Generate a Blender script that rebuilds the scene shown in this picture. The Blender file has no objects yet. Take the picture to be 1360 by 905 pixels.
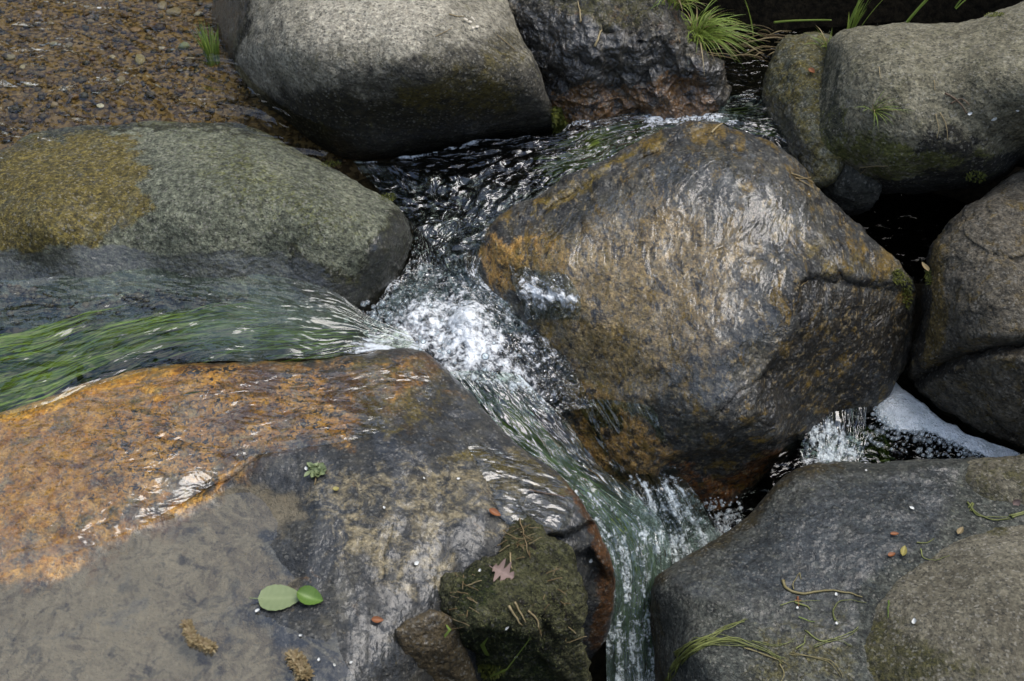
import bpy, math, random
import numpy as np
from mathutils import Vector
from mathutils.bvhtree import BVHTree

random.seed(7)
RNG = np.random.default_rng(11)
R = math.radians
scene = bpy.context.scene
COL = scene.collection

# ------------------------------------------------------------------ camera
F_PX = 50.0 / 36.0 * 1360.0            # focal length in photograph pixels
PITCH = R(42)
FWD = np.array([0, math.cos(PITCH), -math.sin(PITCH)])
UP = np.array([0, math.sin(PITCH), math.cos(PITCH)])
RIGHT = np.array([1.0, 0, 0])
CAM = np.array([0, 0, -0.1]) - FWD * 2.08
cd = bpy.data.cameras.new('camera')
cam = bpy.data.objects.new('camera', cd)
COL.objects.link(cam)
cd.lens = 50
cd.sensor_width = 36
cd.sensor_fit = 'HORIZONTAL'
cd.clip_start = 0.05
cd.clip_end = 400
cam.location = CAM
cam.rotation_euler = (math.pi / 2 - PITCH, 0, 0)
cd.dof.use_dof = True
cd.dof.focus_distance = 2.08
cd.dof.aperture_fstop = 9.0
scene.camera = cam

# ------------------------------------------------------------------ sky, sun, exposure
SUN_EL, SUN_AZ = R(66), R(75)         # azimuth from +Y , negative towards the left
world = bpy.data.worlds.new('World')
scene.world = world
world.use_nodes = True
wn = world.node_tree
sky = wn.nodes.new('ShaderNodeTexSky')
sky.sky_type = 'NISHITA'
sky.sun_disc = False
sky.sun_elevation = SUN_EL
sky.sun_rotation = SUN_AZ
sky.air_density = 1.0
sky.dust_density = 2.0
sky.ozone_density = 1.0
hs = wn.nodes.new('ShaderNodeHueSaturation')          # a bright veil of cloud: the blue is mostly gone
hs.inputs['Saturation'].default_value = 0.95
wn.links.new(sky.outputs[0], hs.inputs['Color'])
tc = wn.nodes.new('ShaderNodeTexCoord')                # broken cloud, added to vary the reflections
mp = wn.nodes.new('ShaderNodeMapping'); mp.inputs['Scale'].default_value = (1, 1, 1.8)
cn = wn.nodes.new('ShaderNodeTexNoise'); cn.inputs['Scale'].default_value = 3.2; cn.inputs['Detail'].default_value = 7; cn.inputs['Roughness'].default_value = 0.58
cr = wn.nodes.new('ShaderNodeMapRange'); cr.interpolation_type = 'SMOOTHSTEP'
cr.inputs[1].default_value = 0.5; cr.inputs[2].default_value = 0.62
cm = wn.nodes.new('ShaderNodeMix'); cm.data_type = 'RGBA'
cm.inputs[7].default_value = (5.5, 5.7, 5.9, 1)
wn.links.new(tc.outputs['Generated'], mp.inputs[0]); wn.links.new(mp.outputs[0], cn.inputs[0]); wn.links.new(cn.outputs[0], cr.inputs[0])
wn.links.new(cr.outputs[0], cm.inputs[0]); wn.links.new(hs.outputs[0], cm.inputs[6])
wn.links.new(cm.outputs[2], wn.nodes['Background'].inputs[0])
wn.nodes['Background'].inputs[1].default_value = 0.15
sd = bpy.data.lights.new('sun', 'SUN')
sd.energy = 1.15
sd.angle = R(42)
sd.color = (1.0, 0.97, 0.92)
sun = bpy.data.objects.new('sun', sd)
COL.objects.link(sun)
SUN_DIR = Vector((math.sin(SUN_AZ) * math.cos(SUN_EL), math.cos(SUN_AZ) * math.cos(SUN_EL), math.sin(SUN_EL)))
sun.rotation_euler = SUN_DIR.to_track_quat('Z', 'Y').to_euler()
vs = scene.view_settings
vs.view_transform = 'Standard'
vs.look = 'None'
vs.exposure = 1.08
vs.gamma = 1.0
vs.use_curve_mapping = False
scene.cycles.transparent_max_bounces = 24
scene.cycles.max_bounces = 8
scene.cycles.sample_clamp_indirect = 4.0
scene.cycles.sample_clamp_direct = 12.0
scene.cycles.caustics_reflective = False
scene.cycles.caustics_refractive = False
scene.cycles.use_denoising = True

# ------------------------------------------------------------------ survey: where a sight line meets a level
def unproj(px, py, z):
    px = np.asarray(px, float); py = np.asarray(py, float); z = np.asarray(z, float)
    d = FWD + ((px - 680) / F_PX)[..., None] * RIGHT + ((452.5 - py) / F_PX)[..., None] * UP
    t = (z - CAM[2]) / d[..., 2]
    return CAM + d * t[..., None]

def proj(P):
    q = np.asarray(P) - CAM
    dz = q @ FWD
    return 680 + F_PX * (q @ RIGHT) / dz, 452.5 - F_PX * (q @ UP) / dz

# ------------------------------------------------------------------ noise
def _h(ix, iy, iz, seed):
    x = (ix.astype(np.int64) * 374761393 + iy.astype(np.int64) * 668265263 + iz.astype(np.int64) * 2147483647 + seed * 974634777) & 0xffffffff
    x = ((x ^ (x >> 13)) * 1274126177) & 0xffffffff
    x = ((x ^ (x >> 15)) * 2246822519) & 0xffffffff
    return x ^ (x >> 16)

def perlin(P, seed=0):
    i = np.floor(P).astype(np.int64); f = P - i
    u = f * f * f * (f * (f * 6 - 15) + 10)
    out = 0
    for dx in (0, 1):
        for dy in (0, 1):
            for dz in (0, 1):
                h = _h(i[:, 0] + dx, i[:, 1] + dy, i[:, 2] + dz, seed)
                gx = ((h & 1023) / 511.5 - 1); gy = (((h >> 10) & 1023) / 511.5 - 1); gz = (((h >> 20) & 1023) / 511.5 - 1)
                g = gx * (f[:, 0] - dx) + gy * (f[:, 1] - dy) + gz * (f[:, 2] - dz)
                w = (u[:, 0] if dx else 1 - u[:, 0]) * (u[:, 1] if dy else 1 - u[:, 1]) * (u[:, 2] if dz else 1 - u[:, 2])
                out = out + w * g
    return out * 1.1

def fbm(P, scale, octv=4, seed=0, gain=0.5):
    s, a, tot = 0, 1.0, 0
    Q = np.asarray(P) * scale
    for k in range(octv):
        s = s + a * perlin(Q + 17.3 * k, seed + k)
        tot += a; a *= gain; Q = Q * 2.03
    return s / tot * 1.6

def ridged(P, scale, octv=4, seed=0):
    s, a, tot = 0, 1.0, 0
    Q = np.asarray(P) * scale
    for k in range(octv):
        s = s + a * (1 - 2.4 * np.abs(perlin(Q + 9.1 * k, seed + k)))
        tot += a; a *= 0.5; Q = Q * 2.1
    return s / tot

def sstep(a, b, x):
    t = np.clip((x - a) / (b - a), 0, 1)
    return t * t * (3 - 2 * t)

# ------------------------------------------------------------------ zones of real colour or wetness, as outlines
def poly_sd(px, py, poly):
    poly = np.asarray(poly, float); n = len(poly)
    d2 = np.full(px.shape, 1e18); inside = np.zeros(px.shape, bool)
    for k in range(n):
        x0, y0 = poly[k]; x1, y1 = poly[(k + 1) % n]
        ex, ey = x1 - x0, y1 - y0
        t = np.clip(((px - x0) * ex + (py - y0) * ey) / (ex * ex + ey * ey + 1e-9), 0, 1)
        d2 = np.minimum(d2, (px - x0 - t * ex) ** 2 + (py - y0 - t * ey) ** 2)
        c = ((y0 > py) != (y1 > py))
        inside ^= c & (px < (x1 - x0) * (py - y0) / (y1 - y0 + 1e-12) + x0)
    return np.where(inside, 1, -1) * np.sqrt(d2)

def line_d(px, py, pts):
    d2 = np.full(px.shape, 1e18)
    for (x0, y0), (x1, y1) in zip(pts[:-1], pts[1:]):
        ex, ey = x1 - x0, y1 - y0
        t = np.clip(((px - x0) * ex + (py - y0) * ey) / (ex * ex + ey * ey + 1e-9), 0, 1)
        d2 = np.minimum(d2, (px - x0 - t * ex) ** 2 + (py - y0 - t * ey) ** 2)
    return np.sqrt(d2)

def zone(px, py, items, warp=None):
    v = np.zeros(px.shape)
    if warp is not None:
        px = px + warp[0]; py = py + warp[1]
    for it in items:
        if it[0] == 'all':
            v = np.maximum(v, it[1])
        elif it[0] == 'line':
            v = np.maximum(v, (1 - sstep(0, it[2], line_d(px, py, it[1]))) * it[3])
        else:
            poly, soft, st = it
            v = np.maximum(v, sstep(-soft, soft, poly_sd(px, py, poly)) * st)
    return v

# ------------------------------------------------------------------ smooth outlines and surfaces through surveyed points
def catmull(pts, n, closed=True):
    p = np.asarray(pts, float); m = len(p)
    out = []
    rng = range(m) if closed else range(m - 1)
    for k in rng:
        if closed:
            a, b, c, d = p[(k - 1) % m], p[k], p[(k + 1) % m], p[(k + 2) % m]
        else:
            a, b, c, d = p[max(k - 1, 0)], p[k], p[k + 1], p[min(k + 2, m - 1)]
        t = np.linspace(0, 1, n, endpoint=False)[:, None]
        out.append(0.5 * ((2 * b) + (-a + c) * t + (2 * a - 5 * b + 4 * c - d) * t ** 2 + (-a + 3 * b - 3 * c + d) * t ** 3))
    if not closed:
        out.append(p[-1:])
    return np.concatenate(out)

def arc_eval(dense, t, closed=True):
    q = np.concatenate([dense, dense[:1]]) if closed else dense
    s = np.concatenate([[0], np.cumsum(np.linalg.norm(np.diff(q[:, :2], axis=0), axis=1))])
    s /= s[-1]
    return np.stack([np.interp(t, s, q[:, k]) for k in range(q.shape[1])], -1)

def tps_fit(pts, lam=1e-4):
    p = np.asarray(pts, float); xy = p[:, :2] / 500.0; z = p[:, 2]; n = len(p)
    d = np.linalg.norm(xy[:, None] - xy[None], axis=-1)
    K = np.where(d > 0, d * d * np.log(d + 1e-12), 0) + lam * np.eye(n)
    A = np.zeros((n + 3, n + 3)); A[:n, :n] = K; A[:n, n] = 1; A[:n, n + 1:] = xy; A[n, :n] = 1; A[n + 1:, :n] = xy.T
    c = np.linalg.solve(A, np.concatenate([z, [0, 0, 0]]))
    def f(px, py):
        q = np.stack([px, py], -1) / 500.0
        r = np.full(px.shape, c[n]) + c[n + 1] * q[..., 0] + c[n + 2] * q[..., 1]
        for k in range(n):
            dd = (q[..., 0] - xy[k, 0]) ** 2 + (q[..., 1] - xy[k, 1]) ** 2
            r = r + c[k] * 0.5 * dd * np.log(dd + 1e-12)
        return r
    return f

def disc_grid(N):
    a = np.linspace(-1, 1, N)
    A, B = np.meshgrid(a, a)
    r = np.where(np.abs(A) > np.abs(B), A, B)
    with np.errstate(divide='ignore', invalid='ignore'):
        ph = np.where(np.abs(A) > np.abs(B), math.pi / 4 * np.nan_to_num(B / A), math.pi / 2 - math.pi / 4 * np.nan_to_num(A / B))
    ph = np.where(r < 0, ph + math.pi, ph)
    return np.abs(r), (ph / (2 * math.pi)) % 1.0

def grid_quads(N, M=None):
    M = M or N
    i = np.arange(N * M).reshape(N, M)
    return np.stack([i[:-1, :-1], i[:-1, 1:], i[1:, 1:], i[1:, :-1]], -1).reshape(-1, 4)

def vnormals(V, Fq):
    a, b, c, d = (V[Fq[:, k]] for k in range(4))
    fn = np.cross(c - a, d - b)
    N = np.zeros_like(V)
    for k in range(4):
        for ax in range(3):
            N[:, ax] += np.bincount(Fq[:, k], fn[:, ax], len(V))
    return N / (np.linalg.norm(N, axis=1, keepdims=True) + 1e-15)

# ------------------------------------------------------------------ mesh and object helpers
def link(o, parent=None):
    COL.objects.link(o)
    if parent is not None:
        o.parent = parent
    return o

def tag(o, label=None, cat=None, group=None, kind=None):
    if label: o['label'] = label
    if cat: o['category'] = cat
    if group: o['group'] = group
    if kind: o['kind'] = kind
    return o

def mesh_obj(name, V, Fs, mat=None, attrs=None, uv=None, origin=None, parent=None, smooth=True):
    """V (n,3); Fs one array of equal polygons or a list of arrays; attrs {name: float per vertex or rgb per vertex}"""
    V = np.asarray(V, float)
    if not isinstance(Fs, list): Fs = [Fs]
    o0 = V.mean(0) if origin is None else np.asarray(origin, float)
    me = bpy.data.meshes.new(name)
    loops = np.concatenate([f.reshape(-1) for f in Fs]).astype(np.int32)
    sizes = np.concatenate([np.full(len(f), f.shape[1]) for f in Fs]).astype(np.int32)
    starts = np.concatenate([[0], np.cumsum(sizes)[:-1]]).astype(np.int32)
    me.vertices.add(len(V)); me.vertices.foreach_set('co', (V - o0).astype(np.float32).ravel())
    me.loops.add(len(loops)); me.loops.foreach_set('vertex_index', loops)
    me.polygons.add(len(sizes)); me.polygons.foreach_set('loop_start', starts)
    me.polygons.foreach_set('use_smooth', np.full(len(sizes), smooth))
    for k, a in (attrs or {}).items():
        a = np.asarray(a, np.float32)
        if a.ndim == 1:
            me.attributes.new(k, 'FLOAT', 'POINT').data.foreach_set('value', a)
        else:
            me.attributes.new(k, 'FLOAT_VECTOR', 'POINT').data.foreach_set('vector', a.ravel())
    if uv is not None:
        me.uv_layers.new(name='UVMap').data.foreach_set('uv', np.asarray(uv, np.float32)[loops].ravel())
    me.update(calc_edges=True)
    if mat: me.materials.append(mat)
    o = bpy.data.objects.new(name, me)
    o.location = o0
    return link(o, parent)

# ------------------------------------------------------------------ node helper
class NT:
    def __init__(s, name):
        s.mat = bpy.data.materials.new(name); s.mat.use_nodes = True
        s.nt = s.mat.node_tree; s.nt.nodes.clear()
        s.out = s.nt.nodes.new('ShaderNodeOutputMaterial')
    def n(s, typ, ins=None, **props):
        nd = s.nt.nodes.new('ShaderNode' + typ)
        for k, v in props.items(): setattr(nd, k, v)
        for k, v in (ins or {}).items():
            sk = nd.inputs[k]
            if isinstance(v, bpy.types.NodeSocket): s.nt.links.new(v, sk)
            elif isinstance(v, (tuple, list)) and len(v) == 3 and len(sk.default_value) == 4: sk.default_value = (*v, 1)
            else: sk.default_value = v
        return nd
    def math(s, op, a, b=0.0, c=None, clamp=False):
        ins = {0: a, 1: b}
        if c is not None: ins[2] = c
        return s.n('Math', ins, operation=op, use_clamp=clamp).outputs[0]
    def mix(s, f, a, b, mode='MIX'):
        nd = s.nt.nodes.new('ShaderNodeMix'); nd.data_type = 'RGBA'; nd.blend_type = mode
        for i, v in ((0, f), (6, a), (7, b)):
            if isinstance(v, bpy.types.NodeSocket): s.nt.links.new(v, nd.inputs[i])
            elif isinstance(v, (tuple, list)): nd.inputs[i].default_value = (*v[:3], 1)
            else: nd.inputs[i].default_value = v
        return nd.outputs[2]
    def noise(s, vec, scale, detail=4, rough=0.55, dist=0.0):
        return s.n('TexNoise', {'Vector': vec, 'Scale': scale, 'Detail': detail, 'Roughness': rough, 'Distortion': dist}).outputs[0]
    def vor(s, vec, scale, feature='F1', rnd=1.0):
        return s.n('TexVoronoi', {'Vector': vec, 'Scale': scale, 'Randomness': rnd}, feature=feature)
    def smooth(s, x, lo, hi, a=0.0, b=1.0):
        return s.n('MapRange', {0: x, 1: lo, 2: hi, 3: a, 4: b}, interpolation_type='SMOOTHSTEP').outputs[0]
    def ramp(s, fac, stops):
        nd = s.n('ValToRGB', {0: fac}); el = nd.color_ramp.elements
        while len(el) < len(stops): el.new(0.5)
        for e, (p, c) in zip(el, stops): e.position = p; e.color = (*c, 1)
        return nd.outputs[0]
    def attr(s, name):
        return s.n('Attribute', attribute_name=name).outputs['Fac']
    def attrc(s, name):
        return s.n('Attribute', attribute_name=name).outputs['Color']
    def mapping(s, vec, rot=(0, 0, 0), scale=(1, 1, 1)):
        return s.n('Mapping', {'Vector': vec, 'Rotation': rot, 'Scale': scale}).outputs[0]
    def bump(s, h, dist, strength=1.0, normal=None):
        ins = {'Height': h, 'Distance': dist, 'Strength': strength}
        if normal is not None: ins['Normal'] = normal
        return s.n('Bump', ins).outputs[0]
    def surface(s, sh):
        s.nt.links.new(sh, s.out.inputs['Surface']); return s.mat
    @property
    def obj(s):
        return s.n('TexCoord').outputs['Object']
    @property
    def uv(s):
        return s.n('TexCoord').outputs['UV']
# ------------------------------------------------------------------ materials
def rock_mat(name, cols, layers=(), scale=1.0, speck=0.35, grain=330.0, dark=(0.012, 0.013, 0.012), darkamt=0.5, light=(0.34, 0.32, 0.27), lightamt=0.3, bump=1.0,
             flow=(0, 0, 0), ripple=0.2, ripple_scale=90.0, wet_dark=0.55, stretch=0.35, coat_ior=1.6, flowcol=False, film_rough=0.06, mott=(), coat=1.0, patch=0.0, quiet=None):
    """stone: broad tone from a ramp, crystal grain, dark and light mineral grains, colour layers by attribute L0, L1 ..., water film by attribute wet"""
    m = NT(name); P = m.obj
    fl = m.mapping(P, flow, (1, stretch, 1))
    C = fl if flowcol else P
    big = m.noise(C, 11 * scale, 7, 0.66, 0.6)
    med = m.noise(C, 46 * scale, 6, 0.7, 0.5 if flowcol else 0.1)
    fine2 = m.noise(P, grain * 0.4, 4, 0.72)
    cell = m.vor(P, grain).outputs['Color']
    crx = m.n('SeparateColor', {0: cell}).outputs
    tone = m.math('ADD', m.math('MULTIPLY', big, 0.55), m.math('MULTIPLY', med, 0.45))
    n = len(cols)
    col = m.ramp(tone, [(0.36 + 0.28 * k / max(1, n - 1), c) for k, c in enumerate(cols)])
    for k, (ca, cb, sc, kk, edge) in enumerate(layers):
        nz = m.noise(C, sc, 8, 0.72, 0.8)
        nz2 = m.noise(C, sc * 2.7, 5, 0.72, 0.5)
        x = m.math('ADD', m.attr('L%d' % k), m.math('MULTIPLY', m.math('SUBTRACT', nz, 0.5), kk * 2.4))
        f = m.smooth(x, 0.5 - edge, 0.5 + edge)
        col = m.mix(f, col, m.mix(m.smooth(nz2, 0.33, 0.67), ca, cb))
    for (mc, sc, lo, hi, at, amt) in mott:
        nz = m.noise(C, sc, 6, 0.68, 0.45)
        f = m.smooth(nz, lo, hi, 0.0, amt)
        if at: f = m.math('MULTIPLY', f, m.smooth(m.attr(at), 0.05, 0.6))
        col = m.mix(f, col, mc)
    g = m.math('ADD', m.math('MULTIPLY', crx[0], 0.5), m.math('MULTIPLY', m.smooth(fine2, 0.3, 0.7), 0.5))
    gg = m.math('ADD', 1.0 - speck * 0.95, m.math('MULTIPLY', g, speck * 2.0))
    gg = m.math('MULTIPLY', gg, m.smooth(m.noise(P, 95, 4, 0.7), 0.28, 0.72, 1 - speck * 0.55, 1 + speck * 0.55))
    qf = m.smooth(m.attr(quiet), 0.1, 0.7, 1.0, 0.22) if quiet else 1.0
    gg = m.math('ADD', 1.0, m.math('MULTIPLY', m.math('SUBTRACT', gg, 1.0), qf))
    col = m.mix(1.0, col, m.n('CombineXYZ', {0: m.math('MULTIPLY', gg, 1.02), 1: gg, 2: m.math('MULTIPLY', gg, 0.9)}).outputs[0], 'MULTIPLY')
    if darkamt:
        col = m.mix(m.math('MULTIPLY', qf, m.smooth(crx[1], 0.86, 0.9, 0.0, darkamt)), col, dark)
    if lightamt:
        col = m.mix(m.math('MULTIPLY', qf, m.smooth(crx[2], 0.9, 0.94, 0.0, lightamt)), col, light)
    wet0 = m.attr('wet')
    w = m.smooth(m.math('ADD', wet0, m.math('MULTIPLY', m.math('SUBTRACT', med, 0.5), 0.8)), 0.3, 0.7)
    dk = m.math('SUBTRACT', 1.0, m.math('MULTIPLY', w, wet_dark))
    col = m.mix(1.0, col, m.n('CombineXYZ', {0: dk, 1: dk, 2: dk}).outputs[0], 'MULTIPLY')
    hgt = m.math('ADD', m.math('MULTIPLY', fine2, 0.75), m.math('MULTIPLY', crx[0], 0.12))
    nb = m.bump(hgt, 0.0032 * bump, 1.0)
    nb = m.bump(m.noise(P, 60, 5, 0.7), 0.008 * bump, 1.0, nb)
    rp = m.noise(fl, ripple_scale, 3, 0.6, 1.6)
    rp2 = m.noise(fl, ripple_scale * 3.1, 2, 0.55, 1.0)
    rh = m.math('ADD', rp, m.math('MULTIPLY', rp2, 0.28))
    nc = m.bump(rh, ripple * 1.25 / ripple_scale, 1.0)
    nc = m.bump(fine2, 0.0004 * bump, 1.0, nc)
    cw = m.math('MULTIPLY', w, coat)
    if patch:
        cw = m.math('MULTIPLY', cw, m.smooth(m.noise(fl, 22, 4, 0.6, 0.8), 0.44, 0.56, 1 - patch, 1.0))
    bs = m.n('BsdfPrincipled', {'Base Color': col, 'Roughness': m.math('SUBTRACT', 0.88, m.math('MULTIPLY', w, 0.3)),
             'Normal': nb, 'Coat Weight': cw, 'Coat Roughness': film_rough, 'Coat IOR': coat_ior, 'Coat Normal': nc, 'Specular IOR Level': 0.35})
    return m.surface(bs.outputs[0])

def water_mat(name, streak=0.5, tint=(0.8, 0.85, 0.8), ripple=0.012, sc=(40, 14), foam_col=(0.78, 0.82, 0.84), refr=0.0, foam_sc=160.0, rough=0.03, milk=0.0, milk_col=(0.25, 0.33, 0.3), boost=1.0, soft=(-0.12, 0.3)):
    """clear water: light passes through with a tint, the sky mirrors by Fresnel on rippled normals; attribute foam whitens it"""
    m = NT(name); uv = m.uv; P = m.obj
    v = m.mapping(uv, (0, 0, 0), (sc[1], sc[0], 1))
    n1 = m.noise(v, 1.0, 2, 0.5, 1.2)
    n2 = m.noise(v, 2.7, 2, 0.5, 0.8)
    h = m.math('ADD', n1, m.math('MULTIPLY', n2, 0.35))
    nrm = m.bump(h, ripple * 1.25 / sc[0], 1.0)
    dt = m.n('VectorMath', {0: nrm, 1: m.n('NewGeometry').outputs['Incoming']}, operation='DOT_PRODUCT').outputs['Value']
    gz = m.math('POWER', m.math('SUBTRACT', 1.0, m.math('ABSOLUTE', dt), clamp=True), 5.0)
    fr = m.math('ADD', 0.024, m.math('MULTIPLY', gz, 0.8))        # the same from above and from below
    if boost != 1.0: fr = m.math('MULTIPLY', fr, boost, clamp=True)
    tr = m.n('BsdfTransparent', {0: tint}).outputs[0]
    if refr:
        rf = m.n('BsdfRefraction', {'Color': tint, 'Roughness': 0.0, 'IOR': 1.2, 'Normal': nrm}).outputs[0]
        tr = m.n('MixShader', {0: refr, 1: tr, 2: rf}).outputs[0]
    if milk:
        tr = m.n('MixShader', {0: m.math('MULTIPLY', m.attr('milk'), milk), 1: tr, 2: m.n('BsdfDiffuse', {0: milk_col}).outputs[0]}).outputs[0]
    gl = m.n('BsdfGlossy', {'Color': (1, 1, 1), 'Roughness': rough, 'Normal': nrm}).outputs[0]
    wsh = m.n('MixShader', {0: fr, 1: tr, 2: gl}).outputs[0]
    fa = m.attr('foam')
    fn = m.noise(P, foam_sc, 4, 0.72, 0.8)
    fs = m.noise(v, 2.2, 4, 0.65, 0.5)
    vo = m.vor(P, foam_sc * 1.7).outputs['Distance']
    x = m.math('ADD', m.math('MULTIPLY', m.math('SUBTRACT', fn, 0.5), 2.8 * (1 - streak)), m.math('MULTIPLY', m.math('SUBTRACT', fs, 0.5), 2.8 * streak))
    x = m.math('ADD', x, m.math('MULTIPLY', m.math('SUBTRACT', 0.4, vo), 0.5 * (1 - streak)))
    x = m.math('ADD', m.math('SUBTRACT', fa, 0.5), m.math('MULTIPLY', x, m.smooth(fa, 0.0, 0.35)))
    ff = m.smooth(x, soft[0], soft[1], 0.0, 0.92)
    fh = m.math('ADD', fn, m.math('MULTIPLY', vo, -0.5))
    fb = m.n('BsdfPrincipled', {'Base Color': foam_col, 'Roughness': 0.3, 'Specular IOR Level': 0.6, 'Normal': m.bump(fh, 0.006, 1.0)}).outputs[0]
    return m.surface(m.n('MixShader', {0: ff, 1: wsh, 2: fb}).outputs[0])

def leafy_mat(name, c1, c2, rough=0.5, trans=0.35, sc=60.0):
    """plant tissue: two tones along a per-blade value, some light through it"""
    m = NT(name)
    f = m.attr('tone')
    nz = m.noise(m.obj, sc, 3, 0.6)
    col = m.mix(m.math('ADD', f, m.math('MULTIPLY', m.math('SUBTRACT', nz, 0.5), 0.5), clamp=True), c1, c2)
    a = m.n('BsdfPrincipled', {'Base Color': col, 'Roughness': rough, 'Specular IOR Level': 0.4}).outputs[0]
    b = m.n('BsdfTranslucent', {0: col}).outputs[0]
    return m.surface(m.n('MixShader', {0: trans, 1: a, 2: b}).outputs[0])

def plain_mat(name, c1, c2, rough=0.7, sc=120.0, bump=0.001, spec=0.4):
    m = NT(name)
    nz = m.noise(m.obj, sc, 4, 0.65)
    bs = m.n('BsdfPrincipled', {'Base Color': m.mix(m.smooth(nz, 0.35, 0.65), c1, c2), 'Roughness': rough, 'Specular IOR Level': spec, 'Normal': m.bump(nz, bump)})
    return m.surface(bs.outputs[0])
# ------------------------------------------------------------------ boulders: a surveyed face, rounded over a full back
ROCKS = {}
def boulder(name, label, cat, outline, inner, N=300, rw=26, rd=0.03, thick=0.14, seed=0, amp=(0.005, 0.0018, 0.0006), rough_ridge=0.0,
            mat=None, layers=(), wet=(), grooves=(), warp=10.0, group=None, back=(0, 0.62, -0.78), facet=0.0, steps=(), dry=(), calm=(), jag=1.5):
    outl = catmull(outline, 24)
    jp = np.concatenate([outl[:, :2] / 60.0, np.full((len(outl), 1), seed * 3.1)], 1)
    outl[:, 0] += jag * 2.2 * fbm(jp, 1.4, 4, seed + 30); outl[:, 1] += jag * 2.2 * fbm(jp, 1.4, 4, seed + 31)
    rho, t = disc_grid(N)
    O = arc_eval(outl[:, :2], t)
    c = np.mean([(p[0], p[1]) for p in inner], 0)
    px = c[0] + rho * (O[..., 0] - c[0]); py = c[1] + rho * (O[..., 1] - c[1])
    f = tps_fit(list(outline) + list(inner), 3e-4)
    z = f(px, py)
    P = unproj(px.ravel(), py.ravel(), z.ravel())
    Rl = np.hypot(O[..., 0] - c[0], O[..., 1] - c[1]).ravel()
    d = np.clip((1 - rho.ravel()) * Rl / rw, 0, 1)
    ray = P - CAM; ray /= np.linalg.norm(ray, axis=1, keepdims=True)
    push = rd * (1 - np.sqrt(np.clip(1 - (1 - d) ** 2, 0, 1)))
    for pl, w, dep in grooves:
        q = np.clip(1 - line_d(px.ravel() + 5 * fbm(P, 30, 3, seed + 5), py.ravel() + 5 * fbm(P, 30, 3, seed + 6), pl) / w, 0, 1)
        push = push + dep * q ** 1.5
    for pl, soft, dep in steps:
        push = push + dep * sstep(-soft, soft, poly_sd(px.ravel() + 9 * fbm(P, 26, 4, seed + 7), py.ravel() + 9 * fbm(P, 26, 4, seed + 8), pl))
    Pf = P + ray * push[:, None]
    B = np.asarray(back, float); B /= np.linalg.norm(B)
    Pb = Pf + (0.55 * ray + 0.45 * B) * (thick * np.sqrt(np.clip(1 - rho.ravel() ** 2.5, 0, 1)))[:, None]
    ring = (rho.ravel() > 1 - 1e-9)
    idx_b = np.arange(N * N); keep = ~ring
    remap = np.arange(N * N).copy(); remap[keep] = N * N + np.arange(keep.sum())
    Fq = grid_quads(N)
    V = np.concatenate([Pf, Pb[keep]])
    nf = np.cross(V[Fq[0, 2]] - V[Fq[0, 0]], V[Fq[0, 3]] - V[Fq[0, 1]])
    mid = len(Fq) // 2 + N // 2
    nf = np.cross(V[Fq[mid, 2]] - V[Fq[mid, 0]], V[Fq[mid, 3]] - V[Fq[mid, 1]])
    if nf @ ray[Fq[mid, 0]] > 0: Fq = Fq[:, ::-1]
    Fb = remap[Fq][:, ::-1]
    Fall = np.concatenate([Fq, Fb])
    Nn = vnormals(V, Fall)
    disp = amp[0] * fbm(V, 9, 3, seed) + amp[1] * fbm(V, 45, 3, seed + 20) + amp[2] * fbm(V, 190, 2, seed + 40)
    if rough_ridge: disp = disp + rough_ridge * ridged(V, 14, 4, seed + 60)
    if facet:
        disp = disp + facet * np.round(fbm(V, 7, 2, seed + 70) * 3) / 3
    if calm:
        qx, qy = proj(V)
        disp = disp * (1 - .85 * zone(qx, qy, calm))
    V = V + Nn * disp[:, None]
    vx, vy = proj(V)
    W = (warp * 1.5 * fbm(V, 16, 6, seed + 80, .62), warp * 1.5 * fbm(V, 16, 6, seed + 90, .62))
    at = {'wet': zone(vx, vy, wet, W) * (1 - zone(vx, vy, dry, W))}
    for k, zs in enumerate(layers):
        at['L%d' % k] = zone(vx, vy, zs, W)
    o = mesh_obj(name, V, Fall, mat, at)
    tag(o, label, cat, group)
    ROCKS[o.name] = (V, Fall)
    return o

_bvh = {}
def pick(px, py, only=None, lift=0.0):
    """the point of the stones on a sight line"""
    d = FWD + (px - 680) / F_PX * RIGHT + (452.5 - py) / F_PX * UP
    d /= np.linalg.norm(d)
    best = None
    for nm, (V, Fq) in ROCKS.items():
        if only and nm not in only: continue
        if nm not in _bvh: _bvh[nm] = BVHTree.FromPolygons(V.tolist(), Fq.tolist())
        h = _bvh[nm].ray_cast(Vector(CAM), Vector(d))
        if h[0] is not None and (best is None or h[3] < best[3]): best = h
    if best is None:
        return Vector(unproj(px, py, -0.06)), Vector((0, 0, 1))
    n = best[1] if best[1].dot(Vector(d)) < 0 else -best[1]
    return best[0] + n * lift, n

def drop_z(x, y):
    best = None
    for nm, (V, Fq) in ROCKS.items():
        if nm not in _bvh: _bvh[nm] = BVHTree.FromPolygons(V.tolist(), Fq.tolist())
        h = _bvh[nm].ray_cast(Vector((x, y, 2)), Vector((0, 0, -1)))
        if h[0] is not None and (best is None or h[0].z > best): best = h[0].z
    return best

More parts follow.
